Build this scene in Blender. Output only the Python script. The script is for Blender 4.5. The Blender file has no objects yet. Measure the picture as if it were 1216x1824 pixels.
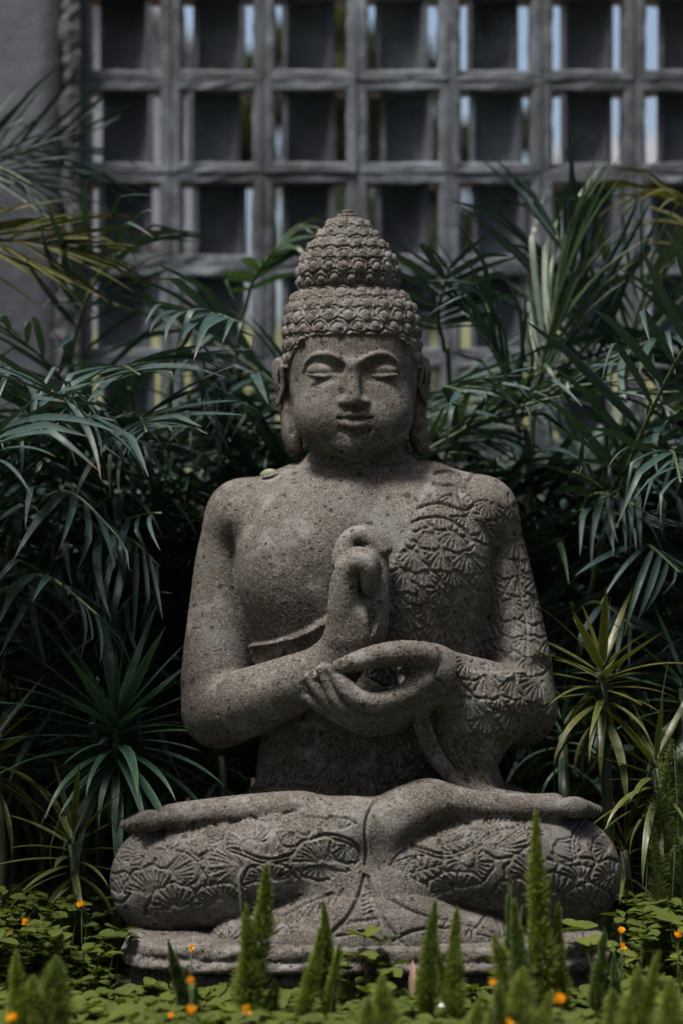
import bpy, bmesh, math, random
import numpy as np
from mathutils import Vector, Matrix, Quaternion
random.seed(11); rng = np.random.default_rng(11)
sc = bpy.context.scene
COL = sc.collection
R = math.radians

# ------------------------------------------------------------------ camera
D, ZC = 3.8, 0.80                     # camera distance to the statue plane (y = 0) and height
cam = bpy.data.cameras.new('camera'); cam_o = bpy.data.objects.new('camera', cam); COL.objects.link(cam_o)
cam_o.location = (0, -D, ZC); cam_o.rotation_euler = (R(90), 0, 0)
cam.sensor_fit = 'VERTICAL'; cam.sensor_height = 36; cam.lens = 36 * D / 1.824
cam.clip_start = 0.05; cam.clip_end = 2000
cam.dof.use_dof = True; cam.dof.focus_distance = D - 0.22; cam.dof.aperture_fstop = 2.1
sc.camera = cam_o

# ------------------------------------------------------------------ sky, sun, exposure
SUN_EL, SUN_AZ = 69, -50              # azimuth from the camera's back (-y) towards its left (-x)
w = bpy.data.worlds.new('World'); sc.world = w; w.use_nodes = True
nt = w.node_tree; bg = nt.nodes['Background']
sky = nt.nodes.new('ShaderNodeTexSky'); sky.sky_type = 'NISHITA'; sky.sun_disc = False
sky.sun_elevation = R(SUN_EL); sky.sun_rotation = R(180 - SUN_AZ + 0)
sky.air_density = 1.0; sky.dust_density = 6.0; sky.ozone_density = 1.5
nt.links.new(sky.outputs[0], bg.inputs[0]); bg.inputs[1].default_value = 0.13
sl = bpy.data.lights.new('sun', 'SUN'); sl.energy = 4.4; sl.angle = R(12); sl.color = (1.0, 0.95, 0.88)
so = bpy.data.objects.new('sun', sl); COL.objects.link(so)
sd = Vector((math.sin(R(SUN_AZ)) * math.cos(R(SUN_EL)), -math.cos(R(SUN_AZ)) * math.cos(R(SUN_EL)), math.sin(R(SUN_EL))))
so.rotation_euler = (-sd).to_track_quat('-Z', 'Y').to_euler(); so.location = sd * 6
vs = sc.view_settings; vs.view_transform = 'Standard'; vs.look = 'None'; vs.gamma = 1; vs.exposure = 0.58
sc.cycles.use_denoising = True
sc.cycles.max_bounces = 6

# ------------------------------------------------------------------ helpers
def P(px, py, y=0.0):
    """photo pixel at real depth y -> point in metres"""
    s = (D + y) / D * 0.001
    return Vector(((px - 608) * s, y, ZC - (py - 912) * s))

def tag(o, label=None, cat=None, group=None, kind=None):
    if label: o['label'] = label
    if cat: o['category'] = cat
    if group: o['group'] = group
    if kind: o['kind'] = kind
    return o

def link(name, data, parent=None, mat=None):
    o = bpy.data.objects.new(name, data); COL.objects.link(o)
    if parent is not None: o.parent = parent
    if mat is not None: o.matrix_basis = mat
    return o

def thing(name, label, cat, loc=(0, 0, 0), group=None):
    o = link(name, None); o.location = loc; o.empty_display_size = 0.05
    return tag(o, label, cat, group)

def mesh(name, verts, faces, material=None, smooth=True):
    me = bpy.data.meshes.new(name); me.from_pydata([tuple(v) for v in verts], [], faces); me.update()
    if smooth: me.polygons.foreach_set('use_smooth', [True] * len(me.polygons))
    if material: me.materials.append(material)
    return me

def np_mesh(name, V, Q, material=None, smooth=True):
    """fast mesh from numpy; Q is (n,3) or (n,4)"""
    me = bpy.data.meshes.new(name); k = Q.shape[1]
    me.vertices.add(len(V)); me.vertices.foreach_set('co', V.astype(np.float32).ravel())
    me.loops.add(Q.size); me.loops.foreach_set('vertex_index', Q.astype(np.int32).ravel())
    me.polygons.add(len(Q)); me.polygons.foreach_set('loop_start', np.arange(0, Q.size, k, dtype=np.int32))
    me.polygons.foreach_set('use_smooth', np.full(len(Q), smooth)); me.update(calc_edges=True)
    if material: me.materials.append(material)
    return me

def bm_mesh(name, bm, material=None, smooth=False):
    me = bpy.data.meshes.new(name); bm.to_mesh(me); bm.free()
    if smooth: me.polygons.foreach_set('use_smooth', [True] * len(me.polygons))
    if material: me.materials.append(material)
    return me

def catmull(pts, n=8):
    pts = [np.array(p, float) for p in pts]; pts = [2 * pts[0] - pts[1]] + pts + [2 * pts[-1] - pts[-2]]
    out = []
    for i in range(1, len(pts) - 2):
        p0, p1, p2, p3 = pts[i - 1:i + 3]
        for j in range(n):
            t = j / n
            out.append(0.5 * ((2 * p1) + (-p0 + p2) * t + (2 * p0 - 5 * p1 + 4 * p2 - p3) * t * t + (-p0 + 3 * p1 - 3 * p2 + p3) * t ** 3))
    out.append(pts[-2]); return np.array(out)

def tube(verts, faces, pts, radii, n=6):
    """append a tapered tube along pts"""
    b0 = len(verts); pts = [Vector(p) for p in pts]
    for i, p in enumerate(pts):
        t = (pts[min(i + 1, len(pts) - 1)] - pts[max(i - 1, 0)]).normalized()
        u = t.cross(Vector((0.31, 0.9, 0.2))).normalized(); v = t.cross(u)
        for k in range(n):
            a = 2 * math.pi * k / n
            verts.append(p + (u * math.cos(a) + v * math.sin(a)) * radii[i])
    for i in range(len(pts) - 1):
        for k in range(n):
            a, b = b0 + i * n + k, b0 + i * n + (k + 1) % n
            faces.append((a, b, b + n, a + n))
    faces.append(tuple(b0 + (len(pts) - 1) * n + k for k in range(n)))

# ------------------------------------------------------------------ materials
def mat(name):
    m = bpy.data.materials.new(name); m.use_nodes = True
    n = m.node_tree.nodes; return m, n, m.node_tree.links, n['Principled BSDF']

def N(n, typ, **kw):
    x = n.new(typ)
    for k, v in kw.items():
        if k.startswith('i_'):
            key = k[2:]; x.inputs[int(key) if key.isdigit() else key.replace('_', ' ')].default_value = v
        else: setattr(x, k, v)
    return x

def ramp(n, l, src, stops, interp='LINEAR'):
    r = n.new('ShaderNodeValToRGB'); r.color_ramp.interpolation = interp
    e = r.color_ramp.elements
    while len(e) < len(stops): e.new(0.5)
    for el, (p, c) in zip(e, stops):
        el.position = p; el.color = (c, c, c, 1) if isinstance(c, (int, float)) else (*c, 1)
    l.new(src, r.inputs[0]); return r.outputs[0]

def mix(n, l, fac, a, b, typ='MIX'):
    x = n.new('ShaderNodeMix'); x.data_type = 'RGBA'; x.blend_type = typ
    for sock, v in ((x.inputs[0], fac), (x.inputs[6], a), (x.inputs[7], b)):
        if hasattr(v, 'links'): l.new(v, sock)
        elif isinstance(v, (int, float)): sock.default_value = v
        else: sock.default_value = (*v, 1)
    return x.outputs[2]

def noise(n, l, vec, scale, detail=4, rough=0.6):
    x = N(n, 'ShaderNodeTexNoise', i_Scale=scale, i_Detail=detail, i_Roughness=rough); l.new(vec, x.inputs['Vector']); return x.outputs[0]

def voro(n, l, vec, scale, feature='F1'):
    x = N(n, 'ShaderNodeTexVoronoi', i_Scale=scale, feature=feature); l.new(vec, x.inputs['Vector']); return x

def bump(n, l, h, strength, dist, prev=None):
    b = N(n, 'ShaderNodeBump', i_Strength=strength, i_Distance=dist); l.new(h, b.inputs['Height'])
    if prev is not None: l.new(prev, b.inputs['Normal'])
    return b.outputs[0]

def math_(n, l, op, a, b=None):
    x = N(n, 'ShaderNodeMath', operation=op)
    for s, v in zip(x.inputs, (a, b)):
        if v is None: continue
        if hasattr(v, 'links'): l.new(v, s)
        else: s.default_value = v
    return x.outputs[0]

def stone_material():
    m, n, l, p = mat('volcanic_stone')
    co = n.new('ShaderNodeTexCoord').outputs['Object']
    big = noise(n, l, co, 4.5, 5, 0.62)
    c = mix(n, l, ramp(n, l, big, [(0.40, 0.0), (0.60, 1.0)]), (0.0780, 0.0636, 0.0492), (0.1392, 0.1248, 0.1080))
    mid = noise(n, l, co, 60, 5, 0.75)
    c = mix(n, l, ramp(n, l, mid, [(0.40, 0.0), (0.68, 0.75)]), c, (0.1800, 0.1650, 0.1470))
    # reddish grains and pale feldspar grains
    g = voro(n, l, co, 430)
    gr = N(n, 'ShaderNodeSeparateColor'); l.new(g.outputs['Color'], gr.inputs[0])
    c = mix(n, l, ramp(n, l, gr.outputs[0], [(0.80, 0.0), (0.9, 0.55)]), c, (0.1410, 0.0900, 0.0600))
    c = mix(n, l, ramp(n, l, gr.outputs[1], [(0.86, 0.0), (0.96, 0.6)]), c, (0.2640, 0.2520, 0.2400))
    c = mix(n, l, ramp(n, l, gr.outputs[2], [(0.76, 0.0), (0.9, 0.6)]), c, (0.0360, 0.0312, 0.0270))
    fine = noise(n, l, co, 300, 3, 0.75)
    c = mix(n, l, 0.95, c, ramp(n, l, fine, [(0.32, 0.15), (0.68, 1.65)]), 'MULTIPLY')
    # lichen-like pale blue grey blotches
    li = noise(n, l, co, 9.5, 6, 0.72)
    c = mix(n, l, ramp(n, l, li, [(0.56, 0.0), (0.68, 0.7)]), c, (0.2040, 0.2130, 0.2220))
    pb = noise(n, l, co, 17, 5, 0.75)
    c = mix(n, l, ramp(n, l, pb, [(0.52, 0.0), (0.64, 0.7)]), c, (0.250, 0.240, 0.230))
    c = mix(n, l, ramp(n, l, noise(n, l, co, 13, 4, 0.7), [(0.56, 0.0), (0.7, 0.55)]), c, (0.062, 0.047, 0.034))
    # old water stains running in patches
    st = noise(n, l, co, 2.3, 3, 0.6)
    c = mix(n, l, ramp(n, l, st, [(0.50, 0.0), (0.68, 0.45)]), c, (0.0510, 0.0468, 0.0348))
    # gas holes: sparse dark pits
    wob = noise(n, l, co, 90, 2)
    pv = voro(n, l, co, 62)
    ps = N(n, 'ShaderNodeSeparateColor'); l.new(pv.outputs['Color'], ps.inputs[0])
    size = ramp(n, l, ps.outputs[0], [(0.80, 0.0), (1.0, 0.40)])
    dist = math_(n, l, 'ADD', pv.outputs['Distance'], math_(n, l, 'MULTIPLY', math_(n, l, 'SUBTRACT', wob, 0.5), 0.75))
    pit = ramp(n, l, math_(n, l, 'SUBTRACT', size, dist), [(0.0, 0.0), (0.07, 1.0)])
    pv2 = voro(n, l, co, 115)
    ps2 = N(n, 'ShaderNodeSeparateColor'); l.new(pv2.outputs['Color'], ps2.inputs[0])
    pit2 = ramp(n, l, math_(n, l, 'SUBTRACT', ramp(n, l, ps2.outputs[0], [(0.6, 0.0), (1.0, 0.38)]), pv2.outputs['Distance']), [(0.0, 0.0), (0.08, 1.0)])
    pits = math_(n, l, 'MAXIMUM', pit, pit2)
    c = mix(n, l, math_(n, l, 'MULTIPLY', pits, 0.8), c, (0.0180, 0.0156, 0.0132))
    c = mix(n, l, 1.0, c, (0.70, 0.705, 0.715), 'MULTIPLY')
    l.new(c, p.inputs['Base Color']); p.inputs['Roughness'].default_value = 0.82
    p.inputs['Specular IOR Level'].default_value = 0.35
    h = math_(n, l, 'SUBTRACT', math_(n, l, 'ADD', math_(n, l, 'MULTIPLY', fine, 0.35), math_(n, l, 'MULTIPLY', mid, 0.55)), math_(n, l, 'MULTIPLY', pits, 1.1))
    l.new(bump(n, l, h, 0.75, 0.0035), p.inputs['Normal'])
    return m

def concrete_material(name, c0, c1, c2, scale=1.0, streak=True):
    m, n, l, p = mat(name)
    tc = n.new('ShaderNodeTexCoord'); geo = n.new('ShaderNodeNewGeometry'); oi = n.new('ShaderNodeObjectInfo')
    pos = geo.outputs['Position']
    mp = N(n, 'ShaderNodeMapping'); l.new(pos, mp.inputs[0]); mp.inputs['Scale'].default_value = (1, 1, 0.28 if streak else 1)
    a = noise(n, l, mp.outputs[0], 9 * scale, 6, 0.66)
    c = mix(n, l, ramp(n, l, a, [(0.34, 0.0), (0.66, 1.0)]), c0, c1)
    b = noise(n, l, pos, 23 * scale, 5, 0.7)
    c = mix(n, l, ramp(n, l, b, [(0.55, 0.0), (0.72, 0.8)]), c, c2)
    d = noise(n, l, pos, 3.1 * scale, 3, 0.6)
    c = mix(n, l, ramp(n, l, d, [(0.45, 0.0), (0.62, 0.75)]), c, tuple(x * 0.5 for x in c0))
    e = noise(n, l, mp.outputs[0], 31 * scale, 5, 0.75)
    c = mix(n, l, ramp(n, l, e, [(0.5, 0.0), (0.62, 0.6)]), c, tuple(x * 0.62 for x in c1))
    c = mix(n, l, ramp(n, l, noise(n, l, pos, 5.5 * scale, 5, 0.7), [(0.55, 0.0), (0.68, 0.55)]), c, tuple(x * 1.15 for x in c2))
    f = noise(n, l, pos, 160 * scale, 3, 0.7)
    c = mix(n, l, 0.4, c, ramp(n, l, f, [(0.3, 0.55), (0.7, 1.25)]), 'MULTIPLY')
    v = ramp(n, l, oi.outputs['Random'], [(0.0, 0.8), (1.0, 1.12)])
    c = mix(n, l, 1.0, c, v, 'MULTIPLY')
    pv = voro(n, l, pos, 30 * scale); q = N(n, 'ShaderNodeSeparateColor'); l.new(pv.outputs['Color'], q.inputs[0])
    pit = ramp(n, l, math_(n, l, 'SUBTRACT', ramp(n, l, q.outputs[0], [(0.86, 0.0), (1.0, 0.25)]), pv.outputs['Distance']), [(0, 0.0), (0.06, 1.0)])
    c = mix(n, l, math_(n, l, 'MULTIPLY', pit, 0.7), c, (0.03, 0.03, 0.03))
    l.new(c, p.inputs['Base Color']); p.inputs['Roughness'].default_value = 0.88
    h = math_(n, l, 'SUBTRACT', math_(n, l, 'ADD', math_(n, l, 'MULTIPLY', f, 0.3), b), pit)
    l.new(bump(n, l, h, 0.6, 0.006), p.inputs['Normal'])
    return m

def leaf_material(name, c0, c1, rough=0.32, trans=0.10, spots=None, vary=0.35, spec=0.5):
    m, n, l, p = mat(name)
    tc = n.new('ShaderNodeTexCoord'); oi = n.new('ShaderNodeObjectInfo'); geo = n.new('ShaderNodeNewGeometry')
    a = noise(n, l, geo.outputs['Position'], 14, 3)
    f = math_(n, l, 'ADD', math_(n, l, 'MULTIPLY', oi.outputs['Random'], vary * 2), math_(n, l, 'MULTIPLY', math_(n, l, 'SUBTRACT', a, 0.5), 0.8))
    c = mix(n, l, ramp(n, l, f, [(0.0, 0.0), (1.0, 1.0)]), c0, c1)
    # fine parallel veins along the blade (u across the blade)
    uvn = n.new('ShaderNodeUVMap')
    sx = N(n, 'ShaderNodeSeparateXYZ'); l.new(uvn.outputs[0], sx.inputs[0])
    wv = math_(n, l, 'SINE', math_(n, l, 'MULTIPLY', sx.outputs[0], 60.0))
    tipf = math_(n, l, 'ADD', sx.outputs[1], math_(n, l, 'MULTIPLY', math_(n, l, 'SUBTRACT', noise(n, l, geo.outputs['Position'], 25, 2), 0.5), 0.5))
    tipf = math_(n, l, 'MULTIPLY', ramp(n, l, tipf, [(0.86, 0.0), (1.0, 0.8)]), ramp(n, l, oi.outputs['Random'], [(0.35, 0.0), (0.7, 1.0)]))
    if name.startswith(('palm', 'strap')): c = mix(n, l, tipf, c, (0.10, 0.062, 0.026))
    if spots:
        sp = noise(n, l, geo.outputs['Position'], 120, 3, 0.7)
        edge = math_(n, l, 'ABSOLUTE', math_(n, l, 'SUBTRACT', sx.outputs[0], 0.5))
        ee = math_(n, l, 'ADD', edge, math_(n, l, 'MULTIPLY', math_(n, l, 'SUBTRACT', sp, 0.5), 0.5))
        c = mix(n, l, ramp(n, l, ee, [(0.30, 0.0), (0.44, 0.85)]), c, spots)
    l.new(c, p.inputs['Base Color']); p.inputs['Roughness'].default_value = rough
    p.inputs['Specular IOR Level'].default_value = spec
    d = noise(n, l, geo.outputs['Position'], 60, 3)
    rr = ramp(n, l, d, [(0.3, rough * 0.8), (0.7, min(1, rough * 1.5))]); l.new(rr, p.inputs['Roughness'])
    h = math_(n, l, 'ADD', math_(n, l, 'MULTIPLY', wv, 0.25), noise(n, l, geo.outputs['Position'], 45, 2))
    l.new(bump(n, l, h, 0.22, 0.003), p.inputs['Normal'])
    if trans:
        t = n.new('ShaderNodeBsdfTranslucent'); l.new(mix(n, l, 1.0, c, (1.3, 1.35, 0.55), 'MULTIPLY'), t.inputs[0])
        ms = n.new('ShaderNodeMixShader'); ms.inputs[0].default_value = trans
        l.new(p.outputs[0], ms.inputs[1]); l.new(t.outputs[0], ms.inputs[2]); l.new(ms.outputs[0], n['Material Output'].inputs[0])
    return m

def plain_material(name, c0, c1, scale=20, rough=0.8, bumpd=0.004, bumps=0.5):
    m, n, l, p = mat(name); geo = n.new('ShaderNodeNewGeometry')
    a = noise(n, l, geo.outputs['Position'], scale, 6, 0.65)
    c = mix(n, l, ramp(n, l, a, [(0.3, 0.0), (0.7, 1.0)]), c0, c1)
    l.new(c, p.inputs['Base Color']); p.inputs['Roughness'].default_value = rough
    l.new(bump(n, l, a, bumps, bumpd), p.inputs['Normal'])
    return m

M = {
    'stone': stone_material(),
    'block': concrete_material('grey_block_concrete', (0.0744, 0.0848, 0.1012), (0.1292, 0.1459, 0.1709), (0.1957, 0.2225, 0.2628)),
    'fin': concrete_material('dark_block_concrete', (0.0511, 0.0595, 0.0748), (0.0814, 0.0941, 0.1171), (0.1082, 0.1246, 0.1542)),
    'plaster': concrete_material('bare_plaster', (0.0973, 0.1085, 0.1322), (0.1246, 0.1380, 0.1672), (0.1459, 0.1611, 0.1933), 0.55, False),
    'palm': leaf_material('palm_leaf', (0.0154, 0.0365, 0.0346), (0.0307, 0.0612, 0.0471), 0.42, 0.10, vary=0.4, spec=0.38),
    'palm_light': leaf_material('palm_leaf_light', (0.0194, 0.0466, 0.0194), (0.0357, 0.0681, 0.0259), 0.34, 0.2),
    'palm_yellow': leaf_material('palm_leaf_yellow', (0.045, 0.050, 0.010), (0.080, 0.074, 0.014), 0.6, 0.2, spec=0.25),
    'palm_stem': plain_material('palm_stem', (0.03, 0.055, 0.02), (0.06, 0.08, 0.03), 40, 0.5),
    'strap': leaf_material('strap_leaf', (0.0210, 0.0551, 0.0367), (0.0394, 0.0893, 0.0525), 0.33, 0.08, spots=(0.0656, 0.1247, 0.0656)),
    'strap_yellow': leaf_material('strap_leaf_variegated', (0.0319, 0.0546, 0.0164), (0.0683, 0.0774, 0.0164), 0.36, 0.15, spots=(0.1365, 0.1183, 0.0228)),
    'fern': leaf_material('fern_needles', (0.0958, 0.1379, 0.0194), (0.1660, 0.2043, 0.0310), 0.55, 0.3, vary=0.45),
    'fern_dark': leaf_material('fern_needles_dark', (0.0515, 0.0898, 0.0215), (0.0882, 0.1282, 0.0294), 0.55, 0.25, vary=0.45),
    'cover': leaf_material('ground_cover_leaf', (0.0376, 0.0589, 0.0077), (0.0806, 0.0942, 0.0105), 0.65, 0.25, vary=0.5, spec=0.25),
    'petal': leaf_material('yellow_petal', (0.75, 0.36, 0.010), (0.85, 0.47, 0.02), 0.5, 0.3),
    'soil': plain_material('dark_soil', (0.018, 0.014, 0.010), (0.05, 0.038, 0.027), 30, 0.95, 0.02, 0.9),
}
# ------------------------------------------------------------------ ground
def sheet(name, x0, x1, y0, y1, z, m, kind='structure', nx=2, ny=2, fn=None):
    V = []; F = []
    for j in range(ny + 1):
        for i in range(nx + 1):
            x = x0 + (x1 - x0) * i / nx; y = y0 + (y1 - y0) * j / ny
            V.append((x, y, z + (fn(x, y) if fn else 0)))
    for j in range(ny):
        for i in range(nx):
            a = j * (nx + 1) + i; F.append((a, a + 1, a + nx + 2, a + nx + 1))
    return tag(link(name, mesh(name, V, F, m)), kind=kind)
YW = 1.35                               # front face of the block wall
M['paving'] = plain_material('terracotta_paving', (0.24, 0.145, 0.11), (0.31, 0.20, 0.155), 6, 0.85)
M['lawn'] = plain_material('sunlit_lawn', (0.060, 0.066, 0.022), (0.088, 0.090, 0.032), 9, 0.9, 0.03, 0.8)
M['far'] = plain_material('far_ground', (0.09, 0.11, 0.03), (0.14, 0.14, 0.05), 0.3, 0.9)
sheet('ground', -600, 600, -40, 900, -0.012, M['far'])
sheet('planting_bed', -3.2, 3.2, -2.2, YW + 0.2, 0.0, M['soil'], nx=60, ny=40, fn=lambda x, y: 0.012 * math.sin(17 * x + 3 * y) * math.sin(13 * y - 5 * x))
sheet('terracotta_terrace', -9, 9, YW + 0.2, 17.0, 0.004, M['paving'])
sheet('grass_bank', -30, 30, 16.9, 30.0, -0.004, M['lawn'], nx=60, ny=26,
      fn=lambda x, y: 3.6 * (0.5 - 0.5 * math.cos(math.pi * min(1, max(0, (y - 16.9) / 11)))) + 0.06 * math.sin(2.1 * x) * math.sin(1.7 * y))

# ------------------------------------------------------------------ pierced block wall
PITCH = 165 * (D + YW) / D * 0.001
def block_mesh(seed):
    r = random.Random(seed); h = PITCH / 2 - 0.0008; t = 0.0255; dep = 0.078
    bm = bmesh.new(); rings = []
    # profile round the opening: outer back, outer front, inner front, inner back
    prof = [(0.0, dep), (0.0, 0.0025), (0.002, 0.0), (t - 0.005, 0.0), (t, 0.006), (t + 0.001, dep)]
    seg = 5
    for off, y in prof:
        ring = []
        a = h - off
        cs = [(-a, -a), (a, -a), (a, a), (-a, a)]
        for c in range(4):
            x0, z0 = cs[c]; x1, z1 = cs[(c + 1) % 4]
            for s in range(seg):
                u = s / seg
                j = 0.0020 if 0 < off < 1 else 0.0008
                ring.append(bm.verts.new((x0 + (x1 - x0) * u + r.uniform(-j, j), y + r.uniform(-j, j) * (y < dep), z0 + (z1 - z0) * u + r.uniform(-j, j))))
        rings.append(ring)
    k = 4 * seg
    for a, b in zip(rings, rings[1:] + rings[:1]):
        for i in range(k): bm.faces.new((a[i], a[(i + 1) % k], b[(i + 1) % k], b[i]))
    bmesh.ops.recalc_face_normals(bm, faces=bm.faces)
    return bm_mesh('block', bm, M['block'])
def fin_mesh(side, seed):
    """upright curved plate inside a block, its hollow turned to one side"""
    r = random.Random(seed); hz = PITCH / 2 - 0.0262; wd = 0.104; th = 0.014
    bm = bmesh.new(); n = 10; rows = []
    outer = []; inner = []
    for i in range(n + 1):
        u = i / n; a = R(-82 + 164 * u)
        x = wd / 2 * math.sin(a); y = 0.008 + 0.046 * math.cos(a)
        tx, ty = wd / 2 * math.cos(a), -0.046 * math.sin(a); q = math.hypot(tx, ty) or 1
        nx, ny = -ty / q, tx / q
        outer.append((x, y)); inner.append((x + nx * th, y + ny * th))
    loop = outer + inner[::-1]
    lo = [bm.verts.new((side * x, y, -hz + r.uniform(-.0005, .0005))) for x, y in loop]
    hi = [bm.verts.new((side * x, y, hz)) for x, y in loop]
    k = len(loop)
    for i in range(k): bm.faces.new((lo[i], lo[(i + 1) % k], hi[(i + 1) % k], hi[i]))
    bm.faces.new(lo); bm.faces.new(hi)
    bmesh.ops.recalc_face_normals(bm, faces=bm.faces)
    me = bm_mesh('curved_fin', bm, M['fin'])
    return me
wall = thing('breeze_block_wall', 'weathered grey concrete screen wall of pierced square blocks with curved fins', 'wall', (0, YW, 0))
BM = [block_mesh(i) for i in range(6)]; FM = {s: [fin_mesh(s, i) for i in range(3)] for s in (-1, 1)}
x00 = P(222.5, 0, YW).x; z00 = P(0, 60.5, YW).z
rw = random.Random(5)
for i in range(-1, 9):
    for j in range(-1, 9):
        x = x00 + i * PITCH; z = z00 - j * PITCH
        if z < 0.1: continue
        b = link('block', BM[rw.randrange(6)], wall, Matrix.Translation((x + rw.uniform(-.001, .001), rw.uniform(-.003, .003), z)))
        s = rw.choice((-1, 1))
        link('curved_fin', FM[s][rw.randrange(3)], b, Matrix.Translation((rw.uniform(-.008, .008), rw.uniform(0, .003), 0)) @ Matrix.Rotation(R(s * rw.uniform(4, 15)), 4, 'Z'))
zb = z00 - 9 * PITCH + PITCH / 2
while zb > 0.12: zb -= PITCH
def box(bm, x0, x1, y0, y1, z0, z1):
    r = bmesh.ops.create_cube(bm, size=1.0)
    for v in r['verts']:
        v.co = Vector(((x0 + x1) / 2 + v.co.x * (x1 - x0), (y0 + y1) / 2 + v.co.y * (y1 - y0), (z0 + z1) / 2 + v.co.z * (z1 - z0)))
lowz = min(z00 - j * PITCH for j in range(-1, 9) if z00 - j * PITCH >= 0.1) - PITCH / 2
bm = bmesh.new(); box(bm, x00 - 1.55 * PITCH, x00 + 8.6 * PITCH, -0.012, 0.10, -0.03, lowz - 0.002)
link('footing', bm_mesh('footing', bm, M['block']), wall)

# solid plastered wall butting the screen on its left
XL = P(146, 0, YW).x
pw = thing('plaster_wall', 'smooth bare grey plastered wall beside the pierced block screen', 'wall', (XL, YW - 0.05, 0))
bm = bmesh.new(); bmesh.ops.create_grid(bm, x_segments=40, y_segments=60, size=0.5)
for v in bm.verts:
    x, z = v.co.x - 0.5, v.co.y + 0.5
    v.co = Vector((x * 2.2 - 0.046, 0.004 * math.sin(5 * x) * math.sin(4 * z), z * 3.0 - 0.03))
g = bmesh.ops.extrude_face_region(bm, geom=bm.faces[:])
for v in g['geom']:
    if isinstance(v, bmesh.types.BMVert): v.co.y = 0.25
bmesh.ops.recalc_face_normals(bm, faces=bm.faces)
link('plaster_face', bm_mesh('plaster_face', bm, M['plaster'], True), pw)
M['mortar'] = concrete_material('rough_mortar', (0.045, 0.047, 0.051), (0.085, 0.088, 0.095), (0.12, 0.125, 0.135), 2.2, False)
# rough mortar strip where the two walls meet
V = []; F = []
nz = 160; r2 = random.Random(3); off = 0
for k in range(nz + 1):
    z = -0.02 + 3.0 * k / nz; off = off * 0.86 + r2.uniform(-.011, .011)
    xl = -0.050 + off; xr = 0.004 + r2.uniform(-.003, .003)
    dd = r2.uniform(-.003, .003)
    V += [(xl, 0.012, z), (xl + 0.006, -0.006 + dd, z), ((xl + xr) / 2, -0.013 + dd + r2.uniform(-.004, .004), z), (xr - .003, -0.004 + dd, z), (xr, 0.06, z)]
for k in range(nz):
    for i in range(4):
        a = k * 5 + i; F.append((a, a + 1, a + 6, a + 5))
link('mortar_strip', mesh('mortar_strip', V, F, M['mortar'], False), pw)

# ------------------------------------------------------------------ beyond the wall
M['render'] = plain_material('pale_render', (0.145, 0.155, 0.185), (0.19, 0.20, 0.235), 1.5, 0.9)
M['roof'] = plain_material('slate_roof', (0.10, 0.10, 0.11), (0.16, 0.155, 0.16), 4, 0.8)
M['slate'] = plain_material('slate_blue_wall', (0.16, 0.18, 0.21), (0.20, 0.22, 0.25), 2, 0.8)
M['glass'], n_, l_, p_ = mat('dark_glass'); p_.inputs['Base Color'].default_value = (0.02, 0.025, 0.03, 1); p_.inputs['Roughness'].default_value = 0.1
def house(loc, wdt, dep, hgt, rise, label):
    h = thing('house', label, 'house', loc)
    bm = bmesh.new(); x = wdt / 2
    pts = [(-x, 0), (x, 0), (x, hgt), (0, hgt + rise), (-x, hgt)]
    f = [bm.verts.new((a, 0, b)) for a, b in pts]; bk = [bm.verts.new((a, dep, b)) for a, b in pts]
    bm.faces.new(f[::-1]); bm.faces.new(bk)
    for i in range(5): bm.faces.new((f[i], f[(i + 1) % 5], bk[(i + 1) % 5], bk[i]))
    bmesh.ops.recalc_face_normals(bm, faces=bm.faces)
    link('gable_wall', bm_mesh('gable_wall', bm, M['render']), h)
    for s in (-1, 1):
        bm = bmesh.new(); q = math.hypot(x, rise)
        box(bm, 0, q + 0.35, -0.3, dep + 0.3, 0.0, 0.14)
        sl_ = bm_mesh('roof_slope', bm, M['roof'])
        o = link('roof_slope', sl_, h, Matrix.Translation((0, 0, hgt + rise + 0.004)) @ Matrix.Rotation(0 if s > 0 else math.pi, 4, 'Z') @ (Matrix.Translation((0, 0, 0)) if s > 0 else Matrix.Translation((0, -dep, 0))) @ Matrix.Rotation(math.atan2(rise, x), 4, 'Y'))
    for wx in (-wdt * .27, wdt * .27):
        wn = link('window', None, h, Matrix.Translation((wx, -0.03, hgt * 0.55)))
        bm = bmesh.new(); box(bm, -.55, .55, -.03, .04, -.7, .7); wn.data if False else None
        fr = bm_mesh('frame', bm, M['roof']); link('frame', fr, wn)
        bm = bmesh.new(); box(bm, -.47, .47, -.04, -.02, -.62, .62); link('pane', bm_mesh('pane', bm, M['glass']), wn)
    return h
pr = P(150, -70, 26); pe = P(370, 118, 26)
hw = (pe.x - pr.x)
house((pr.x, 26, 0), hw * 2, 7, pe.z, pr.z - pe.z, 'pale grey gabled house with slate roof seen through the wall openings')
b0, b1 = P(1015, 248, 34), P(1420, 330, 34)
fb = thing('flat_roofed_building', 'flat-roofed building with white parapet over slate blue wall beyond the screen', 'building', (b0.x, 34, 0))
bm = bmesh.new(); box(bm, 0, b1.x - b0.x, 0, 8, 0, b1.z); link('lower_wall', bm_mesh('lower_wall', bm, M['slate']), fb)
M['white'] = plain_material('white_paint', (0.40, 0.42, 0.46), (0.46, 0.48, 0.52), 1, 0.7)
bm = bmesh.new(); box(bm, -.15, b1.x - b0.x + .15, -.15, 8.15, b1.z + 0.003, b0.z); link('parapet', bm_mesh('parapet', bm, M['white']), fb)

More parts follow.
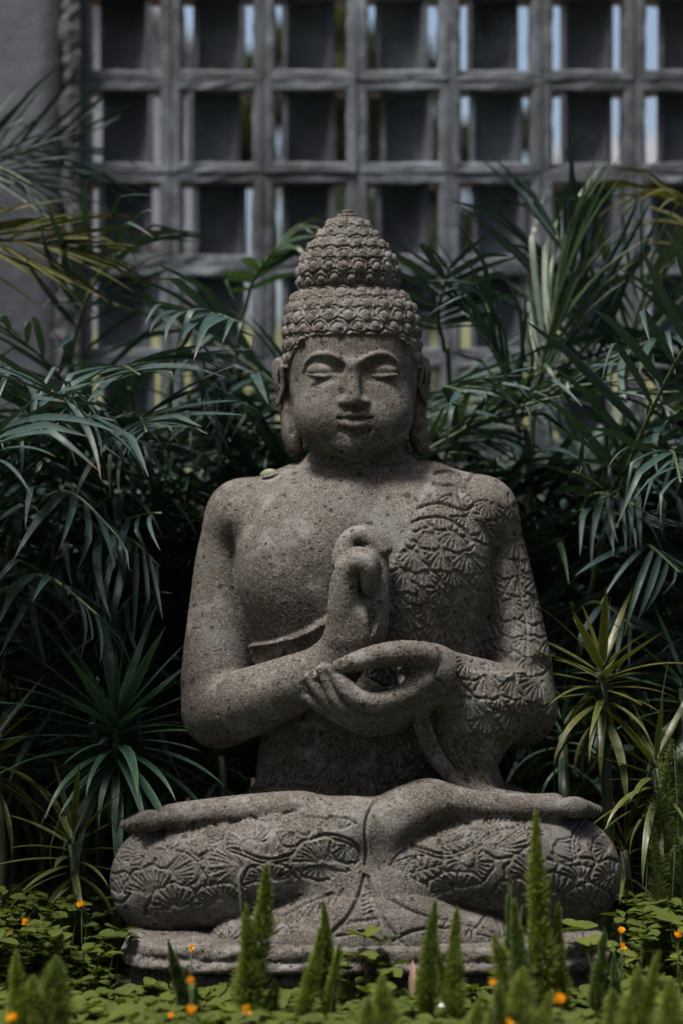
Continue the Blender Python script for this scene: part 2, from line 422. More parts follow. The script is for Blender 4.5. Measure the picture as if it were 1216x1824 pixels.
M['tree_leaf'] = leaf_material('tree_leaf', (0.020, 0.034, 0.012), (0.05, 0.066, 0.026), 0.5, 0.25, vary=0.5)
M['bark'] = plain_material('bark', (0.06, 0.045, 0.03), (0.12, 0.09, 0.065), 8, 0.9, 0.02)
def tree(loc, height, rad, z0, label, seed, n=5200, leaf=0.16):
    r = np.random.default_rng(seed); t = thing('broadleaf_tree', label, 'tree', loc, 'trees beyond the block wall')
    rr = random.Random(seed); V = []; F = []
    top = height * 0.75
    tube(V, F, [(0, 0, -0.1), (0.05, 0, top * .35), (-.04, .05, top * .7), (0.05, 0, top)], [rad * .07, rad * .055, rad * .04, rad * .015], 8)
    cl = []
    for k in range(16):
        a = rr.uniform(0, 6.28); zz = rr.uniform(z0, height * .93); q = rad * (0.35 + 0.65 * math.sin(math.pi * min(1, (zz - z0) / (height - z0) * .9 + .1)) ) * rr.uniform(.35, .85)
        c = Vector((q * math.cos(a), q * math.sin(a), zz)); cl.append((c, rad * rr.uniform(.28, .45)))
        s = Vector((0, 0, max(.3, zz - q * .8))); m_ = (s + c) / 2 + Vector((0, 0, .1 * q))
        tube(V, F, [s, m_, c], [rad * .025, rad * .016, rad * .006], 5)
    link('trunk', mesh('trunk', V, F, M['bark']), t)
    idx = r.integers(0, len(cl), n); C = np.array([c for c, q in cl])[idx]; Q = np.array([q for c, q in cl])[idx]
    d = r.normal(size=(n, 3)); d /= np.linalg.norm(d, axis=1, keepdims=True)
    pos = C + d * (Q * r.uniform(.25, 1, n) ** .5)[:, None] * np.array([1, 1, .75])
    u = r.normal(size=(n, 3)); u /= np.linalg.norm(u, axis=1, keepdims=True); v = np.cross(u, r.normal(size=(n, 3))); v /= np.linalg.norm(v, axis=1, keepdims=True)
    s = (leaf * r.uniform(.6, 1.3, n))[:, None]
    VV = np.stack([pos - u * s, pos + v * s * .45, pos + u * s, pos - v * s * .45], 1).reshape(-1, 3)
    link('crown', np_mesh('crown', VV, np.arange(4 * n).reshape(-1, 4), M['tree_leaf']), t)
for (px, top, bot, y, wpx, lab, sd_) in [
        (545, -60, 330, 21, 150, 'large leafy tree beyond the screen with branches reaching the wall top', 1),
        (700, 30, 420, 23, 120, 'dense green tree standing next to the tallest tree beyond the screen', 2),
        (880, 175, 520, 20, 110, 'rounded bushy tree beyond the screen with sky above it', 3),
        (1000, 215, 560, 27, 70, 'small tree in front of the slate blue building', 4),
        (440, 60, 300, 28, 60, 'slender tree rising at the corner of the gabled house', 5),
        (640, 300, 640, 19, 160, 'low spreading shrubby tree at the foot of the taller trees', 6)]:
    a = P(px, top, y); b = P(px, bot, y); gz = 3.6 if y > 27 else 3.6 * (0.5 - 0.5 * math.cos(math.pi * max(0, (y - 16.9) / 11)))
    tree((a.x, y, gz - .05), a.z - gz, wpx * (D + y) / D * .001, max(.2, b.z - gz), lab, sd_)

# added unseen trees round the bed's open side, cutting sky fill on the statue
for (x, y, h, rr_, lab, sd_) in [(-4.3, -5.8, 9.0, 2.5, 'added leafy tree out of view facing the statue, screening sky light', 41), (-.6, -7.0, 9.8, 2.7, 'tallest added tree out of view facing the statue, screening sky light', 42), (3.2, -6.2, 9.2, 2.6, 'added leafy tree out of view next to the tallest, screening sky light', 43),
                                 (6.4, -2.6, 8.6, 2.5, 'added leafy tree out of view facing the pierced wall end, screening sky light', 44), (-6.6, -1.8, 7.5, 2.4, 'added leafy tree out of view beyond the plaster wall end, screening sky light', 45)]:
    tree((x, y, -.02), h, rr_, 1.2, lab, sd_, n=9000, leaf=.26)
# ------------------------------------------------------------------ statue: distance fields -> meshes
class Field:
    def __init__(s, lo, hi, h):
        s.h = h; s.lo = np.array(lo, float); s.n = np.ceil((np.array(hi) - s.lo) / h).astype(int) + 1
        s.f = np.full(tuple(s.n), 0.5, np.float32); s.id = np.zeros(tuple(s.n), np.uint8)
    def sub(s, lo, hi, pad):
        a = np.clip(np.floor((np.array(lo) - pad - s.lo) / s.h).astype(int), 0, s.n - 1)
        b = np.clip(np.ceil((np.array(hi) + pad - s.lo) / s.h).astype(int) + 1, 1, s.n)
        sl = tuple(slice(i, j) for i, j in zip(a, b))
        ax = [(s.lo[k] + s.h * np.arange(a[k], b[k])).astype(np.float32) for k in range(3)]
        return sl, ax[0][:, None, None], ax[1][None, :, None], ax[2][None, None, :]
    def put(s, sl, d, k, pid, op='u'):
        a = s.f[sl]
        if op == 'u':
            better = d < a; s.id[sl][better] = pid
            if k > 0:
                hh = np.maximum(k - np.abs(a - d), 0) / k; s.f[sl] = np.minimum(a, d) - hh * hh * k * 0.25
            else: s.f[sl] = np.minimum(a, d)
        else:
            d = -d
            if k > 0:
                hh = np.maximum(k - np.abs(a - d), 0) / k; s.f[sl] = np.maximum(a, d) + hh * hh * k * 0.25
            else: s.f[sl] = np.maximum(a, d)
    def ell(s, c, r, k=0.01, pid=0, op='u', rot=None):
        c = np.array(c, float); r = np.array(r, float); m = max(r) if rot is not None else r
        sl, x, y, z = s.sub(c - m, c + m, k + 4 * s.h)
        x, y, z = x - c[0], y - c[1], z - c[2]
        if rot is not None:
            q = np.array(rot.to_matrix().inverted() if hasattr(rot, 'to_matrix') else rot)
            x, y, z = (q[0, 0] * x + q[0, 1] * y + q[0, 2] * z, q[1, 0] * x + q[1, 1] * y + q[1, 2] * z, q[2, 0] * x + q[2, 1] * y + q[2, 2] * z)
        k0 = np.sqrt((x / r[0]) ** 2 + (y / r[1]) ** 2 + (z / r[2]) ** 2)
        k1 = np.sqrt((x / r[0] ** 2) ** 2 + (y / r[1] ** 2) ** 2 + (z / r[2] ** 2) ** 2) + 1e-6
        s.put(sl, k0 * (k0 - 1) / k1, k, pid, op)
    def chain(s, pts, radii, k=0.01, pid=0, op='u', flat=1.0, n=0):
        """swept tube; flat squeezes the y thickness (0.6 = flatter front to back)"""
        pts = np.array(pts, float); radii = np.array(radii, float)
        if n:
            pr = catmull(np.column_stack([pts, radii]), n); pts, radii = pr[:, :3], pr[:, 3]
        rm = radii.max()
        sl, x, y, z = s.sub(pts.min(0) - rm, pts.max(0) + rm, k + 4 * s.h)
        y0 = pts[:, 1].mean(); best = None
        yy = y / flat; P_ = pts.copy(); P_[:, 1] /= flat
        for a, b, ra, rb in zip(P_[:-1], P_[1:], radii[:-1], radii[1:]):
            ba = b - a; L = (ba ** 2).sum() + 1e-12
            t = np.clip(((x - a[0]) * ba[0] + (yy - a[1]) * ba[1] + (z - a[2]) * ba[2]) / L, 0, 1)
            d = np.sqrt((x - a[0] - t * ba[0]) ** 2 + (yy - a[1] - t * ba[1]) ** 2 + (z - a[2] - t * ba[2]) ** 2) - (ra + (rb - ra) * t)
            best = d if best is None else np.minimum(best, d)
        s.put(sl, best * min(1, flat + .15), k, pid, op)
    def loft(s, rows, k=0.01, pid=0, power=2.0, op='u', smooth=6):
        """rows: (z, cx, half width, y front, y back)"""
        rows = np.array(sorted(rows), float); zz = np.linspace(rows[0, 0], rows[-1, 0], 240)
        c = [np.interp(zz, rows[:, 0], rows[:, i]) for i in range(1, 5)]
        if smooth:
            g = np.exp(-np.linspace(-2, 2, 2 * smooth + 1) ** 2); g /= g.sum()
            c = [np.convolve(np.pad(v, smooth, mode='reflect', reflect_type='odd'), g, 'valid') for v in c]
        lo = ((c[0] - c[1]).min(), c[2].min(), zz[0]); hi = ((c[0] + c[1]).max(), c[3].max(), zz[-1])
        sl, x, y, z = s.sub(lo, hi, k + 4 * s.h)
        z1 = z.ravel(); cx, a, yf, yb = [np.interp(z1, zz, v)[None, None, :].astype(np.float32) for v in c]
        a = np.maximum(a, 1e-3); cy = (yf + yb) / 2; b = np.maximum((yb - yf) / 2, 1e-3)
        q = (np.abs((x - cx) / a) ** power + np.abs((y - cy) / b) ** power) ** (1 / power)
        d = (q - 1) * np.minimum(a, b)
        d = np.maximum(d, np.maximum(zz[0] - z, z - zz[-1]))
        s.put(sl, d.astype(np.float32), k, pid, op)
    def mesh(s):
        f = s.f; ins = f < 0
        nx, ny, nz = f.shape
        cnt = np.zeros((nx - 1, ny - 1, nz - 1), np.uint8)
        for i in (0, 1):
            for j in (0, 1):
                for k in (0, 1): cnt += ins[i:nx - 1 + i, j:ny - 1 + j, k:nz - 1 + k]
        act = (cnt > 0) & (cnt < 8); cells = np.argwhere(act); m = len(cells)
        idx = np.full(act.shape, -1, np.int32); idx[act] = np.arange(m, dtype=np.int32)
        acc = np.zeros((m, 3)); num = np.zeros(m)
        cor = np.array([(i, j, k) for i in (0, 1) for j in (0, 1) for k in (0, 1)])
        val = np.stack([f[cells[:, 0] + c[0], cells[:, 1] + c[1], cells[:, 2] + c[2]] for c in cor], 1)
        for a in range(8):
            for b in range(a + 1, 8):
                if np.abs(cor[a] - cor[b]).sum() != 1: continue
                va, vb = val[:, a], val[:, b]; x = (va < 0) != (vb < 0)
                t = np.where(x, va / np.where(x, va - vb, 1), 0)
                p = cor[a] + (cor[b] - cor[a]) * t[:, None]
                acc += np.where(x[:, None], p, 0); num += x
        V = s.lo + s.h * (cells + acc / num[:, None])
        quads = []
        for ax in range(3):
            o = [ax, (ax + 1) % 3, (ax + 2) % 3]
            A = np.moveaxis(ins, o, (0, 1, 2)); I = np.moveaxis(idx, o, (0, 1, 2))
            e0 = A[:-1, 1:-1, 1:-1]; e1 = A[1:, 1:-1, 1:-1]; ch = np.argwhere(e0 != e1)
            i, j, k = ch.T; j = j + 1; k = k + 1
            q = np.stack([I[i, j - 1, k - 1], I[i, j, k - 1], I[i, j, k], I[i, j - 1, k]], 1)
            flip = e1[ch[:, 0], ch[:, 1], ch[:, 2]]
            q[flip] = q[flip][:, ::-1]; quads.append(q)
        Q = np.concatenate(quads); Q = Q[(Q >= 0).all(1)]
        return V, Q, s.id[cells[:, 0], cells[:, 1], cells[:, 2]]

def vnormals(V, Q):
    n = np.cross(V[Q[:, 2]] - V[Q[:, 0]], V[Q[:, 3]] - V[Q[:, 1]]); out = np.zeros_like(V)
    for k in range(4):
        for a in range(3): out[:, a] += np.bincount(Q[:, k], n[:, a], len(V))
    return out / (np.linalg.norm(out, axis=1, keepdims=True) + 1e-12)

def relax(V, Q, it=2, lam=0.5):
    for _ in range(it):
        s = np.zeros_like(V); c = np.zeros(len(V))
        for k in range(4):
            a, b = Q[:, k], Q[:, (k + 1) % 4]
            for u, v in ((a, b), (b, a)):
                c += np.bincount(u, minlength=len(V))
                for ax in range(3): s[:, ax] += np.bincount(u, V[v, ax], len(V))
        V = V + lam * (s / np.maximum(c, 1)[:, None] - V)
    return V

def to_px(V):
    s = (D + V[:, 1]) / D * 0.001
    return V[:, 0] / s + 608, 912 - (V[:, 2] - ZC) / s

def split_parts(V, Q, ids, nrm, table, root):
    """faces go to the part of their first vertex; shading normals are kept across the cuts"""
    fid = ids[Q[:, 0]]; objs = {}
    for pid, (name, parent) in table.items():
        q = Q[fid == pid]
        if not len(q): continue
        u, inv = np.unique(q, return_inverse=True)
        me = np_mesh(name, V[u], inv.reshape(-1, 4), M['stone'])
        me.normals_split_custom_set_from_vertices(nrm[u].astype(np.float32))
        objs[pid] = link(name, me, objs.get(parent, root))
    return objs

# ---- carving: strokes in the statue's front elevation, cut into the vertices
class Carve:
    def __init__(s): s.h = np.zeros((1824, 1216), np.float32)
    def line(s, pts, w=3.2, dep=0.0035, n=6):
        w *= .9; dep *= 1.08
        pts = catmull(pts, n) if len(pts) > 2 and n else np.array(pts, float)
        for (x0, y0), (x1, y1) in zip(pts[:-1], pts[1:]):
            a0, a1 = int(max(0, min(x0, x1) - w - 2)), int(min(1216, max(x0, x1) + w + 3))
            b0, b1 = int(max(0, min(y0, y1) - w - 2)), int(min(1824, max(y0, y1) + w + 3))
            if a1 <= a0 or b1 <= b0: continue
            X = np.arange(a0, a1)[None, :]; Y = np.arange(b0, b1)[:, None]
            dx, dy = x1 - x0, y1 - y0; L = dx * dx + dy * dy + 1e-9
            t = np.clip(((X - x0) * dx + (Y - y0) * dy) / L, 0, 1)
            d = np.hypot(X - x0 - t * dx, Y - y0 - t * dy)
            g = np.clip(1.25 - d / w, 0, 1); g = g * g * (3 - 2 * g) * dep
            s.h[b0:b1, a0:a1] = np.maximum(s.h[b0:b1, a0:a1], g)
    def fan(s, c, r0, r1, a0, a1, n, outline=True, w=2.7, dep=0.0034, sq=1.0, rr=None):
        """petal fan: radial cuts between two radii, scalloped rim; angles in degrees, y down"""
        r = random.Random(int(c[0] * 7 + c[1])); rim = []
        # a later petal lies over the earlier ones: wipe its area first
        x0, x1, y0, y1 = int(max(0, c[0] - r1)), int(min(1216, c[0] + r1 + 1)), int(max(0, c[1] - r1)), int(min(1824, c[1] + r1 + 1))
        if outline and x1 > x0 and y1 > y0:
            X, Y = np.meshgrid(np.arange(x0, x1) - c[0], (np.arange(y0, y1) - c[1]) / sq)
            ang = (np.degrees(np.arctan2(Y, X)) - a0) % 360
            s.h[y0:y1, x0:x1][(np.hypot(X, Y) < r1) & (ang < a1 - a0)] = 0
        for i in range(n):
            a = R(a0 + (a1 - a0) * (i + .5) / n + r.uniform(-2, 2)); e = r1 * r.uniform(.78, .92)
            ca, sa = math.cos(a), math.sin(a) * sq
            s.line([(c[0] + ca * r0, c[1] + sa * r0), (c[0] + ca * (r0 + e) * .5 - sa * 2, c[1] + sa * (r0 + e) * .5 + ca * 2), (c[0] + ca * e, c[1] + sa * e)], w, dep * r.uniform(.7, 1.1), 3)
        if outline:
            for i in range(13):
                a = R(a0 + (a1 - a0) * i / 12); q = r1 * (1 + .05 * math.sin(i * 2.1))
                rim.append((c[0] + math.cos(a) * q, c[1] + math.sin(a) * sq * q))
            s.line(rim, w * 1.15, dep * 1.2, 3)
    def leaf(s, p0, p1, wd, n=7, w=2.7, dep=0.0034, bend=0.0):
        """pointed leaf with midrib and slanted veins"""
        p0 = np.array(p0, float); p1 = np.array(p1, float); d = p1 - p0; L = np.hypot(*d); t = d / L; q = np.array([-t[1], t[0]])
        mid = lambda u: p0 + d * u + q * bend * L * math.sin(math.pi * u)
        for sg in (-1, 1):
            s.line([mid(u) + q * sg * wd * math.sin(math.pi * u ** .8) for u in np.linspace(0, 1, 9)], w * 1.1, dep * 1.15, 3)
            for i in range(n):
                u = .12 + .72 * i / (n - 1); e = u + .12
                s.line([mid(u), mid(e) + q * sg * wd * .8 * math.sin(math.pi * min(1, e) ** .8)], w, dep * .95, 0)
        s.line([mid(u) for u in np.linspace(0, 1, 7)], w, dep, 2)
    def apply(s, V, nrm, mask, extra=None):
        px, py = to_px(V[mask]); x = np.clip(px, 0, 1214); y = np.clip(py, 0, 1822)
        xi, yi = x.astype(int), y.astype(int); u, v = x - xi, y - yi; H = s.h
        h = H[yi, xi] * (1 - u) * (1 - v) + H[yi, xi + 1] * u * (1 - v) + H[yi + 1, xi] * (1 - u) * v + H[yi + 1, xi + 1] * u * v
        f = np.clip((-nrm[mask][:, 1] - .08) * 4, 0, 1)
        V[mask] -= nrm[mask] * (h * f)[:, None]

def PP(lst): return [P(*p) for p in lst]

statue = thing('stone_statue', 'large carved volcanic stone figure sitting cross-legged with hands before its chest', 'statue', (0, 0, 0))
TORSO, ARM, HAND_R, HAND_L, SLEEVE, DRAPE, LEG_R, LEG_L, FOOT_R, FOOT_L, CLOTH = range(11)
B = Field((-0.445, -0.45, 0.085), (0.50, 0.24, 1.0), 0.0023)
zz = lambda py, y=0: P(0, py, y).z
xx = lambda px, y=0: P(px, 0, y).x
# torso: loft of rows (py, left px, right px, front, back)
rows = []
for py, l_, r_, yf, yb in [(842, 545, 745, -.080, .10), (858, 500, 790, -.098, .115), (880, 450, 835, -.114, .13), (920, 432, 852, -.132, .14), (970, 430, 855, -.147, .14),
                           (1040, 436, 858, -.158, .135), (1120, 448, 862, -.162, .13), (1200, 462, 858, -.157, .125), (1290, 466, 848, -.154, .125), (1360, 460, 850, -.155, .13), (1450, 452, 868, -.15, .14)]:
    rows.append((zz(py), (xx(l_) + xx(r_)) / 2, (xx(r_) - xx(l_)) / 2, yf, yb))
B.loft(rows, 0.0, TORSO, 2.35)
# slope from neck to shoulders
B.chain(PP([(640, 868, .01), (540, 880, .01), (450, 912, .01)]), [.075, .058, .05], .03, TORSO, n=4)
B.chain(PP([(640, 868, .01), (745, 878, .01), (835, 905, .01)]), [.075, .060, .052], .03, TORSO, n=4)
B.chain(PP([(640, 800, .005), (640, 870, .005)]), [.080, .100], .03, TORSO)
for cx in (545, 745): B.ell(P(cx, 1010, -.080), (.105, .086, .115), .06, TORSO)
B.ell(P(645, 1320, -.10), (.13, .07, .10), .06, TORSO)
# viewer's left arm, bare
B.chain(PP([(437, 918, .005), (405, 985, .005), (393, 1090, -.005), (388, 1200, -.03), (390, 1262, -.055)]), [.060, .053, .056, .064, .064], .012, ARM, n=5)
B.ell(P(438, 917, .0), (.066, .075, .058), .03, ARM)
B.chain(PP([(392, 1268, -.06), (455, 1247, -.135), (530, 1216, -.195), (592, 1190, -.225)]), [.064, .058, .049, .041], .010, ARM, n=5)
# viewer's right arm, under the robe
B.chain(PP([(852, 915, .005), (880, 985, .005), (905, 1090, -.005), (918, 1190, -.03), (922, 1262, -.055)]), [.064, .056, .056, .064, .066], .012, SLEEVE, n=5)
B.ell(P(850, 915, .0), (.064, .075, .060), .03, SLEEVE)
B.chain(PP([(922, 1262, -.06), (870, 1238, -.135), (810, 1216, -.195), (755, 1196, -.232)]), [.066, .058, .050, .046], .012, SLEEVE, n=5)
# cloth hanging from the sleeve
rows = []
for py, l_, r_, y0, y1 in [(1190, 744, 930, -.235, -.06), (1240, 742, 955, -.245, -.03), (1290, 748, 945, -.235, -.02), (1325, 762, 905, -.222, -.02), (1360, 782, 884, -.212, 0), (1395, 806, 896, -.215, 0), (1425, 830, 960, -.22, 0)]:
    yc = -.12; rows.append((zz(py, yc), (xx(l_, yc) + xx(r_, yc)) / 2, (xx(r_, yc) - xx(l_, yc)) / 2, y0, y1))
B.loft(rows, .012, DRAPE, 2.6)
edge = [(742, 1165, -.262), (737, 1210, -.262), (738, 1255, -.256), (748, 1305, -.243), (775, 1360, -.228), (815, 1398, -.226), (880, 1416, -.225), (960, 1424, -.21)]
B.chain(PP([(x, y, d + .004) for x, y, d in edge]), [.0085, .0085, .0085, .0085, .0085, .0085, .008, .005], .006, DRAPE, n=5)
B.chain(PP([(x + 17, y - 3, d + .011) for x, y, d in edge]), [.006] * 7 + [.004], .006, DRAPE, n=5)
# legs: shin across the front, thigh going back
B.chain(PP([(302, 1570, -.20), (380, 1556, -.235), (470, 1537, -.262), (560, 1512, -.285), (640, 1484, -.30)]), [.094, .093, .086, .072, .050], 0, LEG_R, n=4)
B.chain(PP([(302, 1566, -.19), (400, 1530, -.06), (520, 1490, .04)]), [.090, .098, .095], .03, LEG_R, n=4)
B.chain(PP([(1000, 1556, -.20), (930, 1547, -.235), (850, 1540, -.262), (770, 1538, -.285), (710, 1542, -.30), (672, 1546, -.308)]), [.093, .092, .082, .056, .032, .008], .008, LEG_L, n=4)
B.chain(PP([(1000, 1553, -.19), (900, 1525, -.06), (780, 1490, .04)]), [.090, .098, .095], .03, LEG_L, n=4)
# the shin with its foot lying over the robe, and the other foot
B.chain(PP([(985, 1437, -.238), (930, 1439, -.250), (850, 1436, -.262), (790, 1430, -.268), (725, 1450, -.268), (668, 1496, -.272), (640, 1530, -.272)]), [.0225, .0235, .0255, .032, .048, .052, .040], .010, FOOT_L, flat=1.25, n=5)
B.ell(P(762, 1414, -.26), (.030, .034, .022), .02, FOOT_L)
for i in range(5): B.ell(P(1020 + 6 * i, 1438 + 1.5 * i, -.262 + .020 * i), (.028, .012, .0180 - .001 * i), .002, FOOT_L)
B.chain(PP([(305, 1456, -.238), (370, 1449, -.250), (460, 1442, -.262), (540, 1437, -.268), (590, 1440, -.26)]), [.0225, .0245, .0265, .0255, .014], .004, FOOT_R, flat=1.25, n=5)
for i in range(5): B.ell(P(268 - 6 * i, 1462 + 2 * i, -.262 + .020 * i), (.028, .012, .0185 - .001 * i), .002, FOOT_R)
# lap between the legs
B.ell(P(640, 1460, -.16), (.16, .13, .045), .03, TORSO)
B.ell(P(620, 1444, -.27), (.075, .035, .024), .012, FOOT_L)
# robe cloth fanned out below the crossing
B.ell(P(650, 1672, -.30), (.255, .105, .070), .0, CLOTH)
B.ell(P(652, 1630, -.30), (.120, .082, .085), .05, CLOTH)
B.ell(P(652, 1580, -.29), (.050, .055, .075), .04, CLOTH)
# viewer's left hand, raised, finger and thumb curled together
B.chain(PP([(592, 1188, -.225), (622, 1150, -.238), (634, 1110, -.238)]), [.041, .046, .043], .02, HAND_R, n=4)
B.chain(PP([(640, 1120, -.232), (655, 1070, -.222), (660, 1025, -.212), (662, 995, -.205)]), [.040, .033, .031, .028], .02, HAND_R, n=4)
B.chain(PP([(613, 1130, -.255), (611, 1070, -.262), (614, 1035, -.264), (620, 1016, -.268)]), [.030, .0245, .0225, .021], .012, HAND_R, n=4)
B.chain(PP([(618, 1014, -.268), (634, 1003, -.277), (651, 1011, -.278), (656, 1032, -.272), (655, 1048, -.264)]), [.019, .0175, .0165, .0150, .0125], .003, HAND_R, n=5)
B.chain(PP([(616, 1008, -.248), (634, 991, -.256), (656, 997, -.258), (664, 1016, -.254), (662, 1040, -.248)]), [.019, .0165, .0155, .0145, .012], .003, HAND_R, n=5)
for (dx, dy, dz, t) in ((0, 0, 0, 1), (7, -3, .016, .95)):
    B.chain(PP([(612 + dx, 1000 + dy, -.215 + dz), (618 + dx, 968 + dy, -.205 + dz), (637 + dx, 953 + dy, -.205 + dz), (662 + dx, 962 + dy, -.212 + dz), (680 + dx, 981 + dy, -.220 + dz)]), [.020 * t, .0175 * t, .0165 * t, .0155 * t, .0115 * t], .004, HAND_R, n=5)
B.ell(P(669, 1085, -.235), (.020, .018, .050), .012, HAND_R)
# dark cleft between thumb and palm of the raised hand
B.chain(PP([(661, 1062, -.270), (662, 1100, -.266), (655, 1128, -.270)]), [.006, .009, .005], .006, HAND_R, 's', n=4)
# viewer's right hand, palm up, thumb and finger in a ring
B.chain(PP([(768, 1197, -.228), (752, 1214, -.230), (740, 1248, -.226)]), [.046, .038, .030], .012, HAND_L, n=4)
B.chain(PP([(756, 1172, -.258), (718, 1164, -.282), (668, 1169, -.296), (630, 1180, -.297), (602, 1188, -.292)]), [.027, .0220, .0190, .0165, .0115], .005, HAND_L, n=5)
B.chain(PP([(748, 1212, -.258), (718, 1238, -.278), (676, 1252, -.294), (640, 1246, -.300), (612, 1220, -.296), (596, 1196, -.288)]), [.029, .0200, .0175, .0170, .0145, .0100], .004, HAND_L, n=5)
for (o, dpt, tip) in ((0, .0, (577, 1188)), (1, .020, (556, 1201)), (2, .038, (543, 1224))):
    B.chain(PP([(738, 1240 + 10 * o, -.246 + dpt), (700, 1268 + 9 * o, -.266 + dpt), (650, 1274 + 10 * o, -.278 + dpt), (606 - 8 * o, 1250 + 8 * o, -.280 + dpt), (tip[0] + 5, tip[1] + 16, -.276 + dpt), (tip[0], tip[1] + 4, -.270 + dpt)]),
            [.024, .0180, .0155, .0140, .0120, .0100], .002, HAND_L, n=5)
    B.chain(PP([(tip[0] + 8, tip[1] + 3, -.282 + dpt), (tip[0] - 8, tip[1] + 5, -.276 + dpt)]), [.0085, .0065], .003, HAND_L)
B.ell(P(667, 1206, -.262), (.054, .036, .0165), .006, HAND_L, 's')
V, Q, ids = B.mesh(); V = relax(V, Q, 2, .45); nrm = vnormals(V, Q)

# ---- carving of the robe
def c7(pts): return [(180 + x * .3947, 1400 + y * .3947) for x, y in pts]
def c8(pts): return [(640 + x * .3947, 1400 + y * .3947) for x, y in pts]
def c6(pts): return [(700 + x * .2138, 820 + y * .2138) for x, y in pts]
K = Carve()                                     # viewer's left leg
def f7(cx, cy, r0, r1, a0, a1, n, **k): K.fan(c7([(cx, cy)])[0], r0 * .3947, r1 * .3947, a0, a1, n, **k)
vine = [(425, 328), (500, 287), (580, 277), (650, 300), (720, 327), (800, 327), (870, 302), (920, 255), (1000, 222), (1080, 228), (1150, 268), (1170, 320)]
K.line(c7(vine), 3.0, .005); K.line(c7([(x, y + 18) for x, y in vine]), 3.0, .005)
f7(650, 365, 14, 185, 150, 225, 10); f7(640, 350, 10, 170, 105, 150, 6)
f7(255, 405, 20, 195, -48, 28, 11); f7(300, 470, 10, 110, -30, 30, 5, outline=False)
f7(670, 265, 40, 125, 170, 350, 13); K.line(c7([(640, 290), (632, 262), (655, 238), (690, 240), (708, 265), (700, 290)]), 3, .004)
f7(745, 325, 20, 170, -85, -22, 9); f7(862, 195, 24, 80, 10, 330, 12)
f7(1000, 350, 20, 150, 180, 350, 15, sq=.8); f7(1000, 355, 18, 120, 20, 160, 8, sq=.6)
f7(1060, 200, 14, 100, 180, 330, 9, sq=.6); f7(940, 190, 10, 100, 200, 330, 8, sq=.55)
f7(215, 265, 8, 170, 195, 285, 9, outline=False)
f7(95, 345, 14, 90, 200, 380, 9); f7(200, 310, 60, 130, 170, 260, 10, sq=1.3); f7(90, 500, 20, 110, 205, 330, 9)
f7(300, 230, 10, 110, 150, 210, 6); f7(420, 215, 10, 140, 140, 200, 7); f7(540, 250, 10, 140, 165, 225, 7); f7(420, 230, 12, 110, -30, 30, 6)
K.line(c7([(60, 520), (100, 525), (150, 460), (215, 400), (245, 330)]), 3.2, .005); K.line(c7([(250, 285), (330, 275), (400, 220), (440, 190)]), 3, .004)
K.line(c7([(270, 288), (370, 298), (435, 350), (430, 430), (330, 472)]), 3.2, .0045)
f7(230, 500, 18, 140, 190, 330, 12); f7(540, 530, 25, 130, 150, 390, 16, sq=.7); f7(330, 560, 20, 120, 170, 340, 10); f7(760, 430, 20, 120, 160, 350, 12, sq=.7); f7(820, 480, 20, 130, 10, 160, 9, sq=.6)
f7(1115, 270, 10, 80, 60, 180, 6)
K.apply(V, nrm, ids == LEG_R)
K = Carve()                                     # viewer's right leg
def f8(cx, cy, r0, r1, a0, a1, n, **k): K.fan(c8([(cx, cy)])[0], r0 * .3947, r1 * .3947, a0, a1, n, **k)
vine = [(130, 262), (200, 258), (280, 280), (360, 305), (440, 300), (520, 262), (580, 215), (660, 188), (760, 190), (830, 205)]
K.line(c8(vine), 3.0, .005); K.line(c8([(x, y + 17) for x, y in vine]), 2.8, .0045)
f8(70, 355, 12, 190, -38, 30, 10); K.leaf(*c8([(190, 405), (400, 345)]), 26, 6)
K.line(c8([(160, 420), (260, 430), (345, 450), (390, 430)]), 3, .0045)
f8(490, 330, 34, 118, 0, 200, 15); f8(490, 330, 34, 80, 200, 360, 8, outline=False); K.line(c8([(460, 335), (468, 308), (500, 298), (525, 318), (520, 340)]), 3, .004)
f8(590, 280, 26, 190, -38, 10, 8); f8(600, 270, 28, 110, 190, 320, 7, outline=False); K.line(c8([(570, 300), (620, 328), (700, 310), (800, 240)]), 3, .0045)
K.leaf(*c8([(350, 270), (560, 205)]), 20, 6); K.leaf(*c8([(300, 205), (500, 170)]), 14, 6); K.leaf(*c8([(560, 165), (760, 150)]), 16, 7)
f8(640, 360, 14, 190, 10, 60, 9); f8(790, 420, 20, 140, 140, 250, 9); f8(440, 470, 20, 140, 150, 330, 13, sq=.6); f8(560, 470, 12, 120, 20, 150, 9, sq=.6)
f8(870, 250, 20, 130, -20, 80, 9); f8(860, 290, 14, 130, 20, 60, 5)
for q in (100, 118): K.line(c8([(1075 + q * math.cos(R(a)), 260 + 1.2 * q * math.sin(R(a))) for a in range(110, 300, 20)]), 3, .0045)
f8(1060, 260, 50, 108, 150, 300, 14, outline=False, sq=1.1); f8(1130, 280, 6, 80, 120, 280, 9); f8(1000, 430, 20, 130, 140, 400, 15, sq=.8); f8(880, 500, 20, 110, 150, 350, 11)
K.line(c8([(850, 330), (900, 345), (950, 362), (1000, 355), (1060, 372)]), 3, .004); f8(1130, 420, 15, 90, 120, 300, 9); f8(700, 540, 20, 120, 180, 360, 11); f8(1030, 560, 20, 120, 160, 360, 11)
K.apply(V, nrm, ids == LEG_L)
K = Carve()                                     # cloth fan below the crossing
K.line([(648, 1560), (640, 1590), (620, 1630), (585, 1668), (560, 1690)], 4.5, .006); K.line([(655, 1562), (668, 1600), (685, 1640), (715, 1680)], 3.5, .005)
K.line([(650, 1580), (665, 1615), (676, 1640), (670, 1655), (640, 1660), (600, 1668)], 3, .004)
for i in range(6): K.line([(642 + i, 1590 + 8 * i), (658 + i, 1583 + 8 * i)], 2.5, .003, 0)
